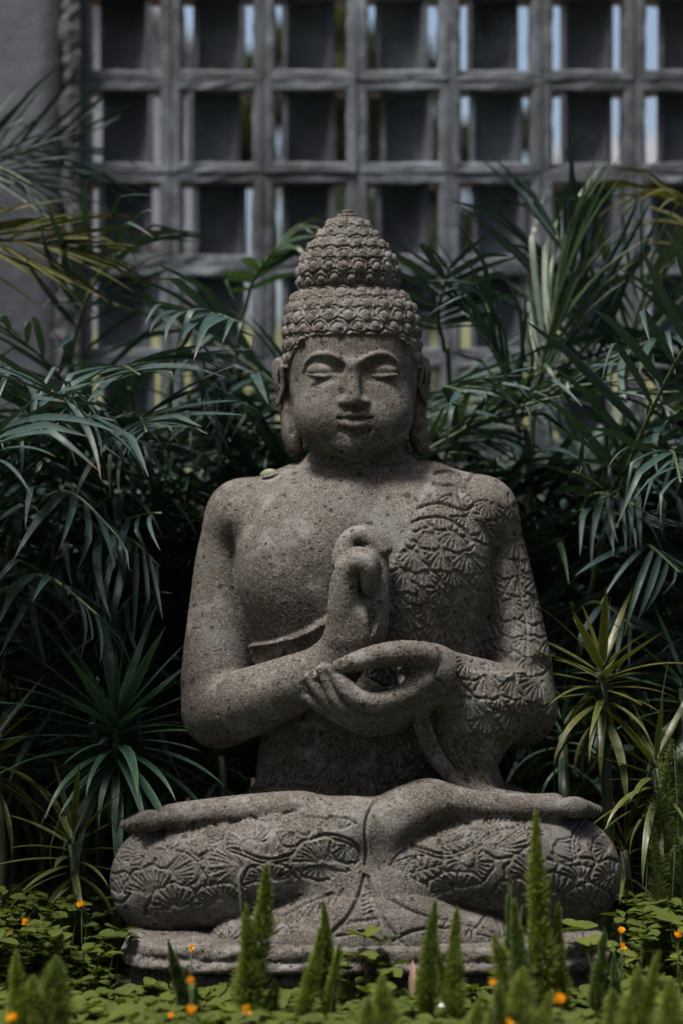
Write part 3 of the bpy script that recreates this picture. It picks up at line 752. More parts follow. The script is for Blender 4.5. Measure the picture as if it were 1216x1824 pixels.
for i in range(6): K.line([(610 + 11 * i, 1650 - 2 * i), (626 + 10 * i, 1640 - 1 * i)], 2.5, .003, 0)
for i in range(7): K.line([(520 + 15 * i, 1632 - 8 * i), (505 + 15 * i, 1650 - 6 * i)], 2.6, .0035, 0)
K.line([(490, 1640), (540, 1612), (590, 1592)], 3, .004); K.line([(700, 1676), (730, 1660), (770, 1652), (800, 1652)], 4, .005); K.line([(690, 1600), (740, 1625), (800, 1640), (860, 1655)], 3, .004)
for i in range(9): K.line([(770 + 14 * i, 1628 + 4 * i), (760 + 14 * i, 1645 + 4 * i)], 2.6, .0032, 0)
K.fan((900, 1680), 10, 60, 190, 340, 9); K.fan((470, 1672), 8, 50, 190, 340, 8); K.fan((400, 1680), 8, 50, 190, 340, 8)
K.apply(V, nrm, ids == CLOTH)
K = Carve(); K.line([(668, 1424), (655, 1452), (650, 1485), (652, 1515), (650, 1540)], 4, .0055); K.apply(V, nrm, (ids == FOOT_L) | (ids == LEG_R))
# torso robe: raised cloth over the viewer's right of the chest, with feathered rosettes
px, py = to_px(V)
bnd = catmull([(772, 800), (764, 850), (742, 905), (725, 950), (700, 1000), (660, 1055), (592, 1092), (540, 1122), (500, 1137), (455, 1146), (430, 1150)], 6)
by = np.argsort(bnd[:, 1]); bx = np.interp(py, bnd[by, 1], bnd[by, 0])
front = np.clip((-nrm[:, 1] - .05) * 4, 0, 1); ist = ids == TORSO
step = np.clip((px - bx) * .8 / 6 + .5, 0, 1); step = step * step * (3 - 2 * step)
V[ist] += nrm[ist] * (0.0055 * step * front)[ist][:, None]
dist = np.abs(px - bx) * .55
lip = np.where(py > 1060, np.exp(-((px - bx) * .42 - 7) ** 2 / 16), 0)
V[ist] += nrm[ist] * (0.006 * lip * front)[ist][:, None]
K = Carve()
def f6(cx, cy, r0, r1, a0, a1, n, **k): K.fan(c6([(cx, cy)])[0], r0 * .2138, r1 * .2138, a0, a1, n, w=2.3, dep=.0026, **k)
K.line(c6([(200, 400), (280, 365), (380, 350), (470, 370), (540, 395), (620, 405), (680, 360)]), 4.2, .006)
K.line(c6([(150, 515), (230, 480), (350, 465), (450, 480), (540, 530), (610, 590), (650, 680)]), 4.6, .006)
for i in range(12): K.line(c6([(200 + 22 * i, 455 - 3 * i), (245 + 22 * i, 395 - 2 * i)]), 2.3, .003, 0)
K.line(c6([(340, 110), (420, 92), (520, 105), (600, 125)]), 4, .005); K.line(c6([(340, 190), (420, 205), (520, 208), (600, 235)]), 4, .005)
for i, (cx, cy) in enumerate([(505, 1150), (560, 1140), (480, 1165), (530, 1160)]): K.fan((cx, cy), 4, 26, 190, 340, 7, w=2.0, dep=.002)
def scales(K, x0, x1, y0, y1, dx, dy, rad, seed, n=8, w=2.7, dep=.0032, tilt=0):
    """overlapping feather scales, lower rows first so that upper ones lie on top"""
    rs = random.Random(seed); j = 0; y = y1
    while y >= y0:
        x = x0 + (j % 2) * dx / 2
        while x <= x1:
            t = tilt + rs.uniform(-38, 38); K.fan((x + rs.uniform(-8, 8), y + rs.uniform(-8, 8)), 6, rad * rs.uniform(.85, 1.2), 15 + t, 165 + t, n, w=w, dep=dep); x += dx
        y -= dy; j += 1
K2 = Carve(); scales(K2, 465, 860, 1290, 1420, 44, 30, 36, 8, 8, w=3.2, dep=.0058, tilt=0); scales(K2, 690, 885, 850, 1180, 50, 34, 41, 3, n=9, w=2.6, dep=.0030, tilt=20)
K.h = np.where(K.h > .0012, K.h, K2.h)
keep = ist & (step > .4); K.apply(V, nrm, keep)
K = Carve()                                     # sleeve and hanging cloth
scales(K, 850, 990, 870, 1130, 46, 34, 40, 5, 9, w=2.4, dep=.0026, tilt=-25)
scales(K, 745, 990, 1150, 1300, 50, 33, 42, 6, 9, w=2.5, dep=.0030, tilt=25)
K.line([(905, 880), (925, 960), (925, 1040), (938, 1120), (935, 1190)], 3, .004); K.line([(885, 920), (890, 980), (880, 1040), (890, 1110)], 3, .0035)
K.line([(740, 1150), (770, 1152), (800, 1165), (830, 1160), (870, 1175), (900, 1190), (940, 1195)], 3, .0035)
for i in range(5): K.line([(770 + 12 * i, 1260), (775 + 12 * i, 1310), (800 + 10 * i, 1360), (840 + 8 * i, 1400)], 2.6, .003)
K.apply(V, nrm, (ids == SLEEVE) | (ids == DRAPE))
V += nrm * (0.0003 * rng.normal(size=len(V)))[:, None]
nrm = vnormals(V, Q)
# the clothed part of the trunk belongs to the robe
ROBE = 20; ids = ids.copy(); ids[(ids == SLEEVE) | (ids == DRAPE)] = ROBE; ids[ist & (step > .5) & (nrm[:, 1] < .3)] = ROBE
split_parts(V, Q, ids, nrm, {TORSO: ('torso', None), ARM: ('arm', None), ROBE: ('robe', None), HAND_R: ('hand', None), HAND_L: ('hand', None), LEG_R: ('leg', None), LEG_L: ('leg', None),
                             FOOT_R: ('foot', None), FOOT_L: ('foot', None), CLOTH: ('cloth_fan', None)}, statue)

# ---- plinth
G = Field((-0.50, -0.50, -0.03), (0.55, 0.36, 0.13), 0.004)
def slab(z0, z1, inset, rnd=.010, k=.004):
    cx, hx, cy, hy = 0.0385, .400 - inset, -.085, .325 - inset; rc = .11
    sl, x, y, z = G.sub((cx - hx, cy - hy, z0), (cx + hx, cy + hy, z1), .03)
    q0 = np.abs(x - cx) - hx + rc + rnd; q1 = np.abs(y - cy) - hy + rc + rnd - .03 * (1 - ((x - cx) / .44) ** 2) * (y < cy)
    d2 = np.sqrt(np.maximum(q0, 0) ** 2 + np.maximum(q1, 0) ** 2) + np.minimum(np.maximum(q0, q1), 0) - rc
    dz = np.abs(z - (z0 + z1) / 2) - (z1 - z0) / 2 + rnd
    d = np.sqrt(np.maximum(d2, 0) ** 2 + np.maximum(dz, 0) ** 2) + np.minimum(np.maximum(d2, dz), 0) - rnd
    G.put(sl, d.astype(np.float32), k, 0)
slab(.088, .109, .008, .008); slab(.068, .086, .0, .008); slab(-.03, .064, .016, .010, .005)
VG, QG, iG = G.mesh(); VG = relax(VG, QG, 1, .4); nG = vnormals(VG, QG)
K = Carve()
for i in range(13):
    cx = 250 + 66 * i
    K.line([(cx - 30, 1748), (cx - 26, 1728), (cx, 1718), (cx + 26, 1728), (cx + 30, 1748)], 3.5, .006); K.line([(cx - 16, 1748), (cx - 12, 1736), (cx, 1731), (cx + 12, 1736), (cx + 16, 1748)], 3, .004)
K.apply(VG, nG, VG[:, 2] < .062)
VG += nG * (.0011 * np.sin(VG[:, 0] * 61 + 9 * np.sin(VG[:, 2] * 40)) + .0009 * rng.normal(size=len(VG)))[:, None]
nG = vnormals(VG, QG); split_parts(VG, QG, iG, nG, {0: ('plinth', None)}, statue)

# ---- head
H = Field((-0.175, -0.20, 0.82), (0.215, 0.20, 1.355), 0.0018)
yh = -.012
rows = []
hr = [(819, 632, 3, -.070, -.02), (816, 632, 30, -.088, .02), (808, 632, 56, -.104, .06), (795, 631, 75, -.112, .085), (775, 631, 90, -.117, .10), (742, 630, 103, -.120, .115), (700, 629, 112, -.121, .125),
      (650, 628, 116, -.118, .13), (610, 627, 117.5, -.112, .13), (575, 626, 117, -.104, .128), (550, 625, 111.5, -.094, .12), (532, 624, 103, -.080, .108), (520, 622, 90, -.068, .09), (510, 620.5, 84, -.066, .085), (492, 619.5, 88, -.072, .088), (468, 620, 84, -.068, .083), (442, 620, 69, -.056, .068),
      (420, 619.5, 52, -.042, .052), (398, 619, 33, -.027, .034), (382, 619, 16, -.013, .017), (370, 619, 2, -.002, .003)]
for py, cx, hw_, yf, yb in hr: rows.append((zz(py, yh), xx(cx, yh), hw_ * .001 * (D + yh) / D, yf, yb))
H.loft(rows, 0, 0, 2.15, smooth=3)
FY = -.12
f_ = lambda px, py, y=FY: P(px, py, y)
RA = np.array(rows)[np.argsort(np.array(rows)[:, 0])]
def ysurf(px, py):
    """depth of the bare face surface under a front-view point"""
    y = -.11
    for _ in range(4):
        q = P(px, py, y); cx, a, yf, yb = [np.interp(q.z, RA[:, 0], RA[:, i]) for i in range(1, 5)]
        u = min(.98, abs(q.x - cx) / a); y = (yf + yb) / 2 - (yb - yf) / 2 * (1 - u ** 2.15) ** (1 / 2.15)
    return y
H.ell(f_(576, 745, -.075), (.045, .045, .05), .04, 0); H.ell(f_(682, 745, -.075), (.045, .045, .05), .04, 0)
H.ell(f_(632, 792, -.095), (.036, .028, .026), .03, 0)
# eye hollows under the brows, then lids
for cx in (576, 679):
    H.ell(f_(cx, 656, ysurf(cx, 656) - .012), (.036, .020, .020), .008, 0, 's')
    H.ell(f_(cx + (1 if cx < 628 else -1), 660.5, -.0935), (.0275, .0185, .0140), .004, 0)
    sg = -1 if cx < 628 else 1
    H.chain(PP([(cx - 27, 667, -.107), (cx - 12, 670, -.1115), (cx + 4, 670.5, -.1115), (cx + 27, 667, -.106)]), [.0022, .0030, .0030, .0022], .005, 0, n=4)
    H.chain(PP([(cx - 24, 675, -.116), (cx, 678, -.120), (cx + 24, 675, -.116)]), [.003, .005, .003], .005, 0, 's', n=4)
    H.chain(PP([(cx - 20, 654, -.1115), (cx, 649, -.1145), (cx + 20, 654, -.1115)]), [.0018, .0026, .0018], .003, 0, 's', n=4)
bl = [(541, 660), (546, 646), (559, 634.5), (578, 630.5), (596, 633.5), (613, 642), (627, 651)]
br = [(627, 651), (641, 643), (656, 634.5), (675, 630), (692, 633.5), (703, 644), (708, 659)]
for arc, rad_ in ((bl, [.0022, .0036, .0044, .0046, .0046, .0044, .0040]), (br, [.0040, .0044, .0046, .0046, .0044, .0036, .0022])):
    H.chain([P(a, b, ysurf(a, b) - .0012 - (.004 if abs(a - 627) < 8 else 0)) for a, b in arc], rad_, .004, 0, n=4)
# nose
H.chain(PP([(627, 650, -.118), (628, 680, -.127), (629, 703, -.132), (629, 713, -.133)]), [.0095, .0105, .0125, .0140], .012, 0, n=5)
H.ell(f_(613, 716, -.125), (.0100, .012, .0080), .008, 0); H.ell(f_(646, 716, -.125), (.0100, .012, .0080), .008, 0)
H.ell(f_(629.5, 728, -.131), (.012, .011, .0035), .006, 0, 's')
# mouth
H.ell(f_(631, 748, -.108), (.046, .020, .026), .02, 0)
H.chain(PP([(596, 742, -.114), (612, 740.5, -.125), (624, 737.5, -.1315), (632, 740, -.132), (640, 737.5, -.1315), (652, 740.5, -.125), (669, 741, -.113)]), [.0018, .0048, .0062, .0058, .0062, .0048, .0018], .004, 0, n=4)
H.chain(PP([(608, 752, -.122), (620, 756, -.130), (632, 757.5, -.1315), (644, 756, -.130), (656, 752, -.121)]), [.0035, .0072, .0082, .0072, .0035], .004, 0, n=4)
H.chain(PP([(595, 743, -.121), (612, 746.5, -.133), (632, 747.5, -.141), (652, 746.5, -.133), (671, 742, -.120)]), [.0020, .0034, .0042, .0034, .0020], .003, 0, 's', n=4)
H.chain(PP([(607, 765, -.1255), (632, 771, -.1300), (656, 765, -.1255)]), [.002, .0035, .002], .010, 0, 's', n=4)
H.chain(PP([(630, 727, -.136), (631, 735, -.141)]), [.0022, .0032], .004, 0, 's')
# neck with two turned rings
H.chain(PP([(636, 780, .0), (640, 850, .002), (640, 880, .004)]), [.084, .0885, .090], .004, 3)
zr = [P(640, 851, -.09).z, P(640, 826, -.09).z]
sl, x, y, z = H.sub((-.12, -.13, .83), (.16, .13, .93), 0)
rad = np.sqrt((x - xx(639)) ** 2 + (y - .002) ** 2)
for q, (z0, amp) in enumerate(((zr[0], .0075), (zr[1], .005))):
    zc = z0 + .12 * (np.abs(x - xx(639))) ** 1 * .9 * (y < 0) + .012 * (y > 0)
    rr_ = .0905 - q * .002
    d = np.sqrt(((rad - rr_) / 1.0) ** 2 + ((z - zc) / 1.6) ** 2) - amp
    H.put(sl, d.astype(np.float32), .008, 3)
    d = np.sqrt((rad - rr_ - .006) ** 2 + (z - zc + .011) ** 2) - .0035
    H.put(sl, d.astype(np.float32), .004, 3, 's')
# ears with long lobes
for sg, pts, pid in ((-1, [(505, 652), (498, 645), (494, 660), (499, 685), (508, 710), (514, 745), (520, 775), (525, 797)], 1), (1, [(745, 650), (753, 643), (757, 658), (754, 685), (748, 710), (744, 745), (744, 775), (748, 797)], 2)):
    yy_ = [.0, .010, .014, .016, .012, .005, .0, -.002]
    H.chain([P(a, b, c) for (a, b), c in zip(pts, yy_)], [.006, .009, .0100, .0110, .0125, .0145, .0175, .0155], .006, pid, flat=1.4, n=4)
    cx = (pts[2][0] + pts[3][0]) / 2 - sg * 7
    H.ell(P(cx, 672, .018), (.013, .030, .032), .006, pid)
    H.ell(P(cx + sg * 2, 670, -.006), (.0050, .014, .017), .004, pid, 's')
    H.chain([P(cx + sg * 1, 655, -.012), P(cx - sg * 2, 690, -.010), P(cx + sg * 8, 720, -.008)], [.005, .0045, .004], .003, pid)
    H.chain([P(pts[5][0] - sg * 1, 735, -.022), P(pts[6][0] - sg * 2, 770, -.024)], [.004, .005], .003, pid, 's')
VH, QH, iH = H.mesh(); VH = relax(VH, QH, 1, .5); nH = vnormals(VH, QH)
# hair: rows of snail curls
hx, hy_, hz = VH.T
pxh, pyh = to_px(VH)
hl = zz(598, -.10) - np.clip((hy_ + .088) / .055, 0, 1) * .052 - np.clip((hy_ - .02) / .06, 0, 1) * .06
hair = (hz > hl) & (iH == 0)
cent = []
ra = np.array(rows)[np.argsort(np.array(rows)[:, 0])]
for r_i, py in enumerate([700, 677, 655, 633, 611, 588, 566, 545, 526, 499, 477, 456, 435, 415, 397]):
    z0 = zz(py, yh); cx, a_, yf, yb = [np.interp(z0, ra[:, 0], ra[:, i]) for i in range(1, 5)]
    cy, b_ = (yf + yb) / 2, (yb - yf) / 2
    t = np.linspace(0, 2 * np.pi, 400); X = cx + a_ * np.cos(t); Y = cy + b_ * np.sin(t)
    L = np.concatenate([[0], np.cumsum(np.hypot(np.diff(X), np.diff(Y)))])
    sp = .0315 if py > 520 else .0275
    n_ = max(5, int(round(L[-1] / sp))); s_ = (np.arange(n_) + .5 * (r_i % 2)) * L[-1] / n_
    s_ = s_ + rng.uniform(-.0025, .0025, n_)
    cent += [(x, y, z0 + rng.uniform(-.002, .002), sp * .60 * rng.uniform(.92, 1.08)) for x, y in zip(np.interp(s_ % L[-1], L, X), np.interp(s_ % L[-1], L, Y))]
cent = np.array(cent); hi_ = np.where(hair)[0]
best = np.full(len(hi_), 9.); ci = np.zeros(len(hi_), int)
for i, c in enumerate(cent):
    d = np.sqrt(((VH[hi_] - c[:3]) ** 2).sum(1)) / c[3]; m_ = d < best; best[m_] = d[m_]; ci[m_] = i
dz_ = (VH[hi_, 2] - cent[ci, 2]) / cent[ci, 3]
d2 = np.sqrt(np.maximum(best ** 2 - dz_ ** 2, 0) + (dz_ + .18) ** 2)
dome = np.sqrt(np.clip(1.02 - d2 ** 2, 0, None))
up = np.clip(dz_ * 2 + 1.1, 0, 1)
ringg = np.exp(-((d2 - .55) / .12) ** 2) * up + .3 * np.exp(-((d2 - .86) / .08) ** 2) * up
core = np.exp(-(d2 / .30) ** 2)
hh = .0070 * dome - .0042 * ringg + .0020 * core - .0002
top = VH[hi_, 2] > zz(392, yh); hh[top] *= .25
VH[hi_] += nH[hi_] * hh[:, None]
cone = np.where(top)[0]; VH[hi_[cone]] += nH[hi_[cone]] * (.0022 * np.sin(VH[hi_[cone], 2] * 900))[:, None]
nz_ = np.where(hair, .0004, .0002); VH += nH * (nz_ * rng.normal(size=len(VH)))[:, None]
nH = vnormals(VH, QH); iH = iH.copy(); iH[hair] = 4
split_parts(VH, QH, iH, nH, {0: ('head', None), 4: ('hair', 0), 1: ('ear', 0), 2: ('ear', 0), 3: ('neck', None)}, statue)
# ------------------------------------------------------------------ foliage
def set_uv(me, uvs):
    lay = me.uv_layers.new(name='UVMap'); li = np.zeros(len(me.loops), np.int32); me.loops.foreach_get('vertex_index', li)
    lay.data.foreach_set('uv', np.array(uvs, np.float32)[li].ravel())

def blade(name, m, droop=0.5, kink=0.0, fold=0.35, twist=0.0, n=8, shape=0.75, sway=0.0, tipcut=False):
    """unit leaf along +x, half width 1 in y (scaled later), V-folded, bending down towards its tip"""
    V = []; F = []; U = []
    p = Vector((0, 0, 0)); a = 0.0; yaw = 0.0
    for i in range(n + 1):
        t = i / n
        wd = (math.sin(math.pi * min(1.0, (t * 0.93 + 0.07)) ** shape)) ** 0.8
        if i == 0: wd = 0.22
        if i == n: wd = 0.03
        tw = twist * t
        c, s = math.cos(tw), math.sin(tw)
        nrm_ = Vector((math.sin(a), 0, math.cos(a)))
        for k, q in ((0, -1), (1, 0), (2, 1)):
            y = q * wd; h = abs(q) * wd * fold * (1 - .5 * t)
            yy = y * c - h * s; hh_ = (y * s + h * c)
            V.append((p.x + nrm_.x * hh_ * WZ, p.y + yy * WZ, p.z + nrm_.z * hh_ * WZ)); U.append((k / 2, t))
        st = 1 / n
        a += droop * st * (0.4 + 1.2 * t) + (kink if abs(t - 0.62) < 0.5 / n else 0)
        yaw += sway * st
        p = p + Vector((math.cos(a) * math.cos(yaw), math.sin(yaw), -math.sin(a))) * st
    for i in range(n):
        for k in (0, 1):
            b = i * 3 + k; F.append((b, b + 1, b + 4, b + 3))
    me = mesh(name, V, F, m); set_uv(me, U); return me

def frame(o, xdir, up):
    x = Vector(xdir).normalized(); z = Vector(up); z = z - x * z.dot(x)
    if z.length < 1e-4: z = Vector((0.3, 1, 0.1)) - x * x.dot(Vector((0.3, 1, 0.1)))
    z.normalize(); y = z.cross(x)
    m4 = Matrix((x, y, z)).transposed().to_4x4(); m4.translation = o; return m4

WZ = 0.055
LEAF = {}
for key, mm in (('palm', 'palm'), ('light', 'palm_light'), ('yellow', 'palm_yellow')):
    LEAF[key] = [blade('leaflet', M[mm], d, k, .38, tw, 8, sh, sw) for d, k, tw, sh, sw in
                 ((.25, 0, .1, .7, .1), (.5, 0, -.2, .75, -.1), (.8, .0, .25, .7, .15), (.45, .7, -.1, .75, 0), (.6, 1.1, .2, .7, -.15), (1.1, 0, -.3, .8, .1), (.15, .35, .4, .65, 0))]

def inside(q):
    px = q.x / ((D + q.y) / D * .001) + 608; py = 912 - (q.z - ZC) / ((D + q.y) / D * .001)
    return q.y < .26 and ((295 < px < 1010 and py > 825) or (470 < px < 785 and py > 360) or (190 < px < 1110 and py > 1400))

def make_frond(palm, pts, n=13, L=0.26, wide=1.0, start=0.42, spread=62, droopy=0.5, key='palm', r=None, lift=0.18, tip=0.6, roll=None):
    """pts: control points in world; rachis mesh with paired leaflets as its children"""
    r = r or random.Random(1); base = palm.location
    c = [Vector(p) - base for p in catmull([tuple(p) for p in pts], 9)]
    for i_, q in enumerate(c):
        if inside(q + base):
            c = c[:i_]; break
    if len(c) < 8: return None
    V = []; F = []; k = len(c); tube(V, F, c, [0.0065 * (1 - .8 * i / k) + .001 for i in range(k)], 5)
    fr = link('frond', mesh('frond', V, F, M['palm_stem'] if key != 'yellow' else M['palm_yellow']), palm)
    rl = roll if roll is not None else r.uniform(-28, 28)
    for i in range(n):
        t = start + (1 - start) * (i + .3) / n; f = t * (k - 1); j = min(k - 2, int(f)); o = c[j].lerp(c[j + 1], f - j)
        tan = (c[j + 1] - c[j]).normalized()
        side = tan.cross(Vector((0, 0, 1)))
        side = Vector((1, 0, 0)) if side.length < .05 else side.normalized()
        side = Quaternion(tan, R(rl)) @ side; up = side.cross(tan).normalized()
        u = (i + .5) / n; ll = L * (0.62 + 0.6 * math.sin(math.pi * (u * .8 + .18))) * (1 if u < .85 else tip + .25)
        for sg in (-1, 1):
            a = R(spread * (1 - .5 * u) + r.uniform(-9, 9))
            d = tan * math.cos(a) + side * sg * math.sin(a) + up * (lift + r.uniform(-.12, .12)) - Vector((0, 0, droopy * r.uniform(.3, 1.0)))
            m4 = frame(o, d, up + Vector((r.uniform(-.3, .3), r.uniform(-.3, .3), .1)))
            s = ll * r.uniform(.85, 1.12); wdt = s * wide * r.uniform(.4, .68)
            q1 = base + o + d.normalized() * s; q2 = base + o + d.normalized() * s * .6 - Vector((0, 0, .25 * s))
            if any(inside(q) for q in (base + o, q1, q2)): continue
            link('leaflet', LEAF[key][r.randrange(7)], fr, m4 @ Matrix.Diagonal((s, wdt, s * .9, 1)))
    return fr

def grow(base, az, length, lean0, lean1, r):
    """control points of an arching stalk: az is the heading, lean from the vertical at foot and tip (degrees)"""
    p = Vector(base); out = [p.copy()]; n = 6
    for i in range(n):
        t = (i + .5) / n; a = R(lean0 + (lean1 - lean0) * t ** 1.6); h = az + r.uniform(-.05, .05)
        p = p + Vector((math.sin(a) * math.cos(h), math.sin(a) * math.sin(h), math.cos(a))) * (length / n); out.append(p.copy())
    return out

def palm_clump(px, y, n, label, seed, L=(0.85, 1.15), leafL=0.24, keys=('palm',), back=False, canes=4, lean1=(75, 125), azs=None, low=6):
    r = random.Random(seed); b = P(px, 0, y); loc = Vector((b.x, y, 0)); t = thing('palm_clump', label, 'palm', loc, 'feathery palms in front of the block wall')
    for i in range(canes):
        a = r.uniform(0, 6.28); q = r.uniform(.02, .08); V = []; F = []
        h = r.uniform(.25, .5); o = Vector((q * math.cos(a), q * math.sin(a), -.02))
        tube(V, F, [o, o + Vector((.01, .0, h * .5)), o + Vector((q * math.cos(a) * .8, q * math.sin(a) * .8, h))], [.016, .013, .010], 7)
        link('cane', mesh('cane', V, F, M['palm_stem']), t)
    for i in range(n):
        a = (azs[i % len(azs)] + r.uniform(-.3, .3)) if azs else 2 * math.pi * (i + r.uniform(-.35, .35)) / n
        ln = r.uniform(*L) * (0.8 if math.sin(a) > .5 else 1)
        pts = grow(loc + Vector((.04 * math.cos(a), .04 * math.sin(a), 0)), a, ln, r.uniform(4, 14), r.uniform(*lean1), r)
        for q in pts:
            if q.y > YW - .06: q.y = YW - .06 - .1 * r.random()
        make_frond(t, pts, r.randint(13, 17), leafL * r.uniform(.8, 1.2), r.uniform(.8, 1.15), r.uniform(.36, .5), r.uniform(48, 70), r.uniform(.1, .6), r.choice(keys), r)
    for i in range(low):
        a = r.uniform(0, 6.28)
        pts = grow(loc + Vector((.05 * math.cos(a), .05 * math.sin(a), 0)), a, r.uniform(.55, .85), r.uniform(6, 20), r.uniform(70, 120), r)
        for q in pts:
            if q.y > YW - .06: q.y = YW - .06 - .1 * r.random()
        make_frond(t, pts, r.randint(10, 13), leafL * r.uniform(.8, 1.1), r.uniform(.8, 1.1), r.uniform(.35, .5), r.uniform(50, 75), r.uniform(.3, .8), 'palm', r)
    return t

K3 = ('palm',) * 6 + ('light',)
palms = {}
for nm, args in {
    'l0': (-40, .62, 15, 'feathery palm clump growing against the plaster wall', 1),
    'l1': (120, .85, 15, 'palm clump behind the broad strap-leaved plant, below the plaster wall edge', 2),
    'l2': (270, .52, 14, 'palm clump growing beside the statue\'s bare upper arm', 3),
    'l3': (420, .95, 12, 'palm clump close to the block wall behind the bare shoulder', 4),
    'm0': (620, .98, 9, 'palm clump hidden behind the seated statue', 5),
    'r0': (800, .80, 11, 'palm clump behind the statue\'s robed shoulder', 6),
    'r1': (960, .52, 14, 'palm clump rising next to the robed sleeve', 7),
    'r2': (1110, .85, 15, 'tall palm clump behind the yellow-edged rosette plant', 8),
    'l4': (190, 1.08, 12, 'palm clump right against the lowest blocks beside the plaster wall', 31),
    'l5': (330, .72, 12, 'palm clump standing between two others behind the bare arm', 32),
    'l6': (20, 1.0, 12, 'palm clump tucked in the corner of the plaster wall', 33),
    'r4': (890, 1.0, 12, 'palm clump against the blocks behind the robed arm', 34),
    'r5': (1040, 1.08, 12, 'palm clump against the blocks behind the yellow-green rosettes', 35),
    'r6': (1190, .95, 12, 'palm clump against the blocks above the dark ferns', 36),
    'r3': (1270, .60, 15, 'palm clump at the far end of the screen, away from the plaster wall', 9)}.items():
    palms[nm] = palm_clump(*args[:4], args[4], keys=K3, L=((1.15, 1.7) if nm[0] != 'm' else (.6, .8)), leafL=.27)
# fronds that show singly: (clump, points as pixel + depth, options)
r = random.Random(77)
def hand(clump, pts, **k):
    t = palms[clump]; b = t.location + Vector((r.uniform(-.05, .05), r.uniform(-.05, .05), 0))
    make_frond(t, [b] + [P(*p) for p in pts], r=r, **k)
hand('l2', [(300, 760, .42), (335, 600, .34), (372, 560, .22), (430, 575, .10)], n=11, L=.21, start=.6, droopy=.25, wide=1.2)
hand('l2', [(240, 800, .40), (222, 690, .32), (222, 655, .20), (250, 668, .06)], n=10, L=.22, start=.66, droopy=.1, wide=1.1)
hand('l2', [(270, 900, .36), (258, 770, .28), (252, 745, .16), (262, 770, .02)], n=10, L=.20, start=.66, droopy=.2, wide=1.1)
hand('l3', [(420, 700, .75), (440, 540, .68), (470, 470, .62), (540, 400, .60)], n=10, L=.13, start=.55, droopy=.5, wide=1.9, key='light')
hand('l1', [(120, 800, .6), (130, 620, .55), (170, 500, .52), (225, 440, .50)], n=9, L=.26, start=.55, droopy=.1, wide=.75)
hand('l1', [(110, 900, .55), (60, 800, .45), (20, 770, .35), (-60, 790, .25)], n=11, L=.20, start=.4, droopy=.9, wide=1.1, spread=80)
hand('l0', [(0, 1000, .45), (60, 860, .35), (100, 840, .25), (170, 900, .15)], n=12, L=.22, start=.4, droopy=.8, wide=1.0, spread=80)
hand('l0', [(20, 1100, .40), (60, 1010, .30), (110, 990, .2), (200, 1060, .1)], n=12, L=.25, start=.35, droopy=.8, wide=1.0, spread=80)
hand('l1', [(180, 1150, .40), (230, 1090, .30), (270, 1080, .22), (330, 1130, .16)], n=11, L=.20, start=.3, droopy=.5, wide=1.0, spread=70)
hand('r0', [(800, 720, .6), (790, 620, .5), (780, 560, .42), (800, 470, .36)], n=9, L=.17, start=.62, droopy=.15, wide=1.5, spread=80)
hand('r0', [(810, 800, .5), (800, 720, .4), (790, 690, .3), (830, 700, .18)], n=9, L=.18, start=.6, droopy=.2, wide=1.3)
hand('r1', [(945, 850, .45), (955, 700, .45), (985, 560, .45), (1010, 440, .44)], n=16, L=.29, start=.42, droopy=-.25, wide=.62, spread=40, key='light', lift=.0)
hand('r1', [(940, 850, .45), (920, 760, .42), (890, 650, .40), (830, 560, .36)], n=12, L=.26, start=.5, droopy=.0, wide=.7, spread=40)
hand('r1', [(980, 1000, .42), (1010, 930, .32), (1060, 905, .22), (1130, 930, .12)], n=11, L=.19, start=.45, droopy=.3, wide=1.0)
hand('r2', [(1110, 800, .7), (1120, 640, .66), (1150, 520, .62), (1230, 440, .58)], n=15, L=.28, start=.4, droopy=-.1, wide=.6, spread=45, key='light')
hand('r2', [(1080, 800, .6), (1050, 640, .55), (1030, 520, .52), (990, 420, .5)], n=12, L=.3, start=.45, droopy=-.1, wide=.7, spread=45)
hand('r3', [(1260, 800, .55), (1240, 640, .5), (1180, 600, .42), (1080, 650, .32)], n=13, L=.30, start=.4, droopy=.3, wide=.8)
hand('r3', [(1260, 700, .55), (1260, 480, .52), (1240, 380, .5), (1180, 345, .48)], n=11, L=.22, start=.55, droopy=.4, wide=.7, key='yellow')
for cl, pts in (('l0', [(10, 1010, .22), (70, 900, .06), (130, 880, -.04), (215, 960, -.10)]), ('l0', [(-20, 1130, .2), (30, 1040, .05), (90, 1030, -.05), (180, 1100, -.12)]), ('l1', [(150, 1100, .3), (190, 980, .16), (230, 960, .08), (285, 1010, .05)]),
                ('l2', [(280, 1050, .4), (262, 930, .3), (230, 880, .22), (160, 900, .12)]), ('l2', [(285, 1150, .36), (270, 1080, .28), (240, 1060, .2), (190, 1120, .12)]),
                ('r1', [(990, 1050, .4), (1030, 930, .3), (1060, 880, .2), (1130, 900, .08)]), ('r2', [(1120, 1080, .4), (1130, 1000, .25), (1150, 970, .12), (1210, 1020, .0)]), ('r3', [(1230, 1000, .4), (1200, 880, .28), (1150, 850, .2), (1070, 890, .12)]), ('r1', [(1000, 1150, .36), (1030, 1090, .3), (1070, 1075, .22), (1130, 1120, .14)])):
    hand(cl, pts, n=13, L=.19, start=.35, droopy=.65, wide=1.1, spread=76)
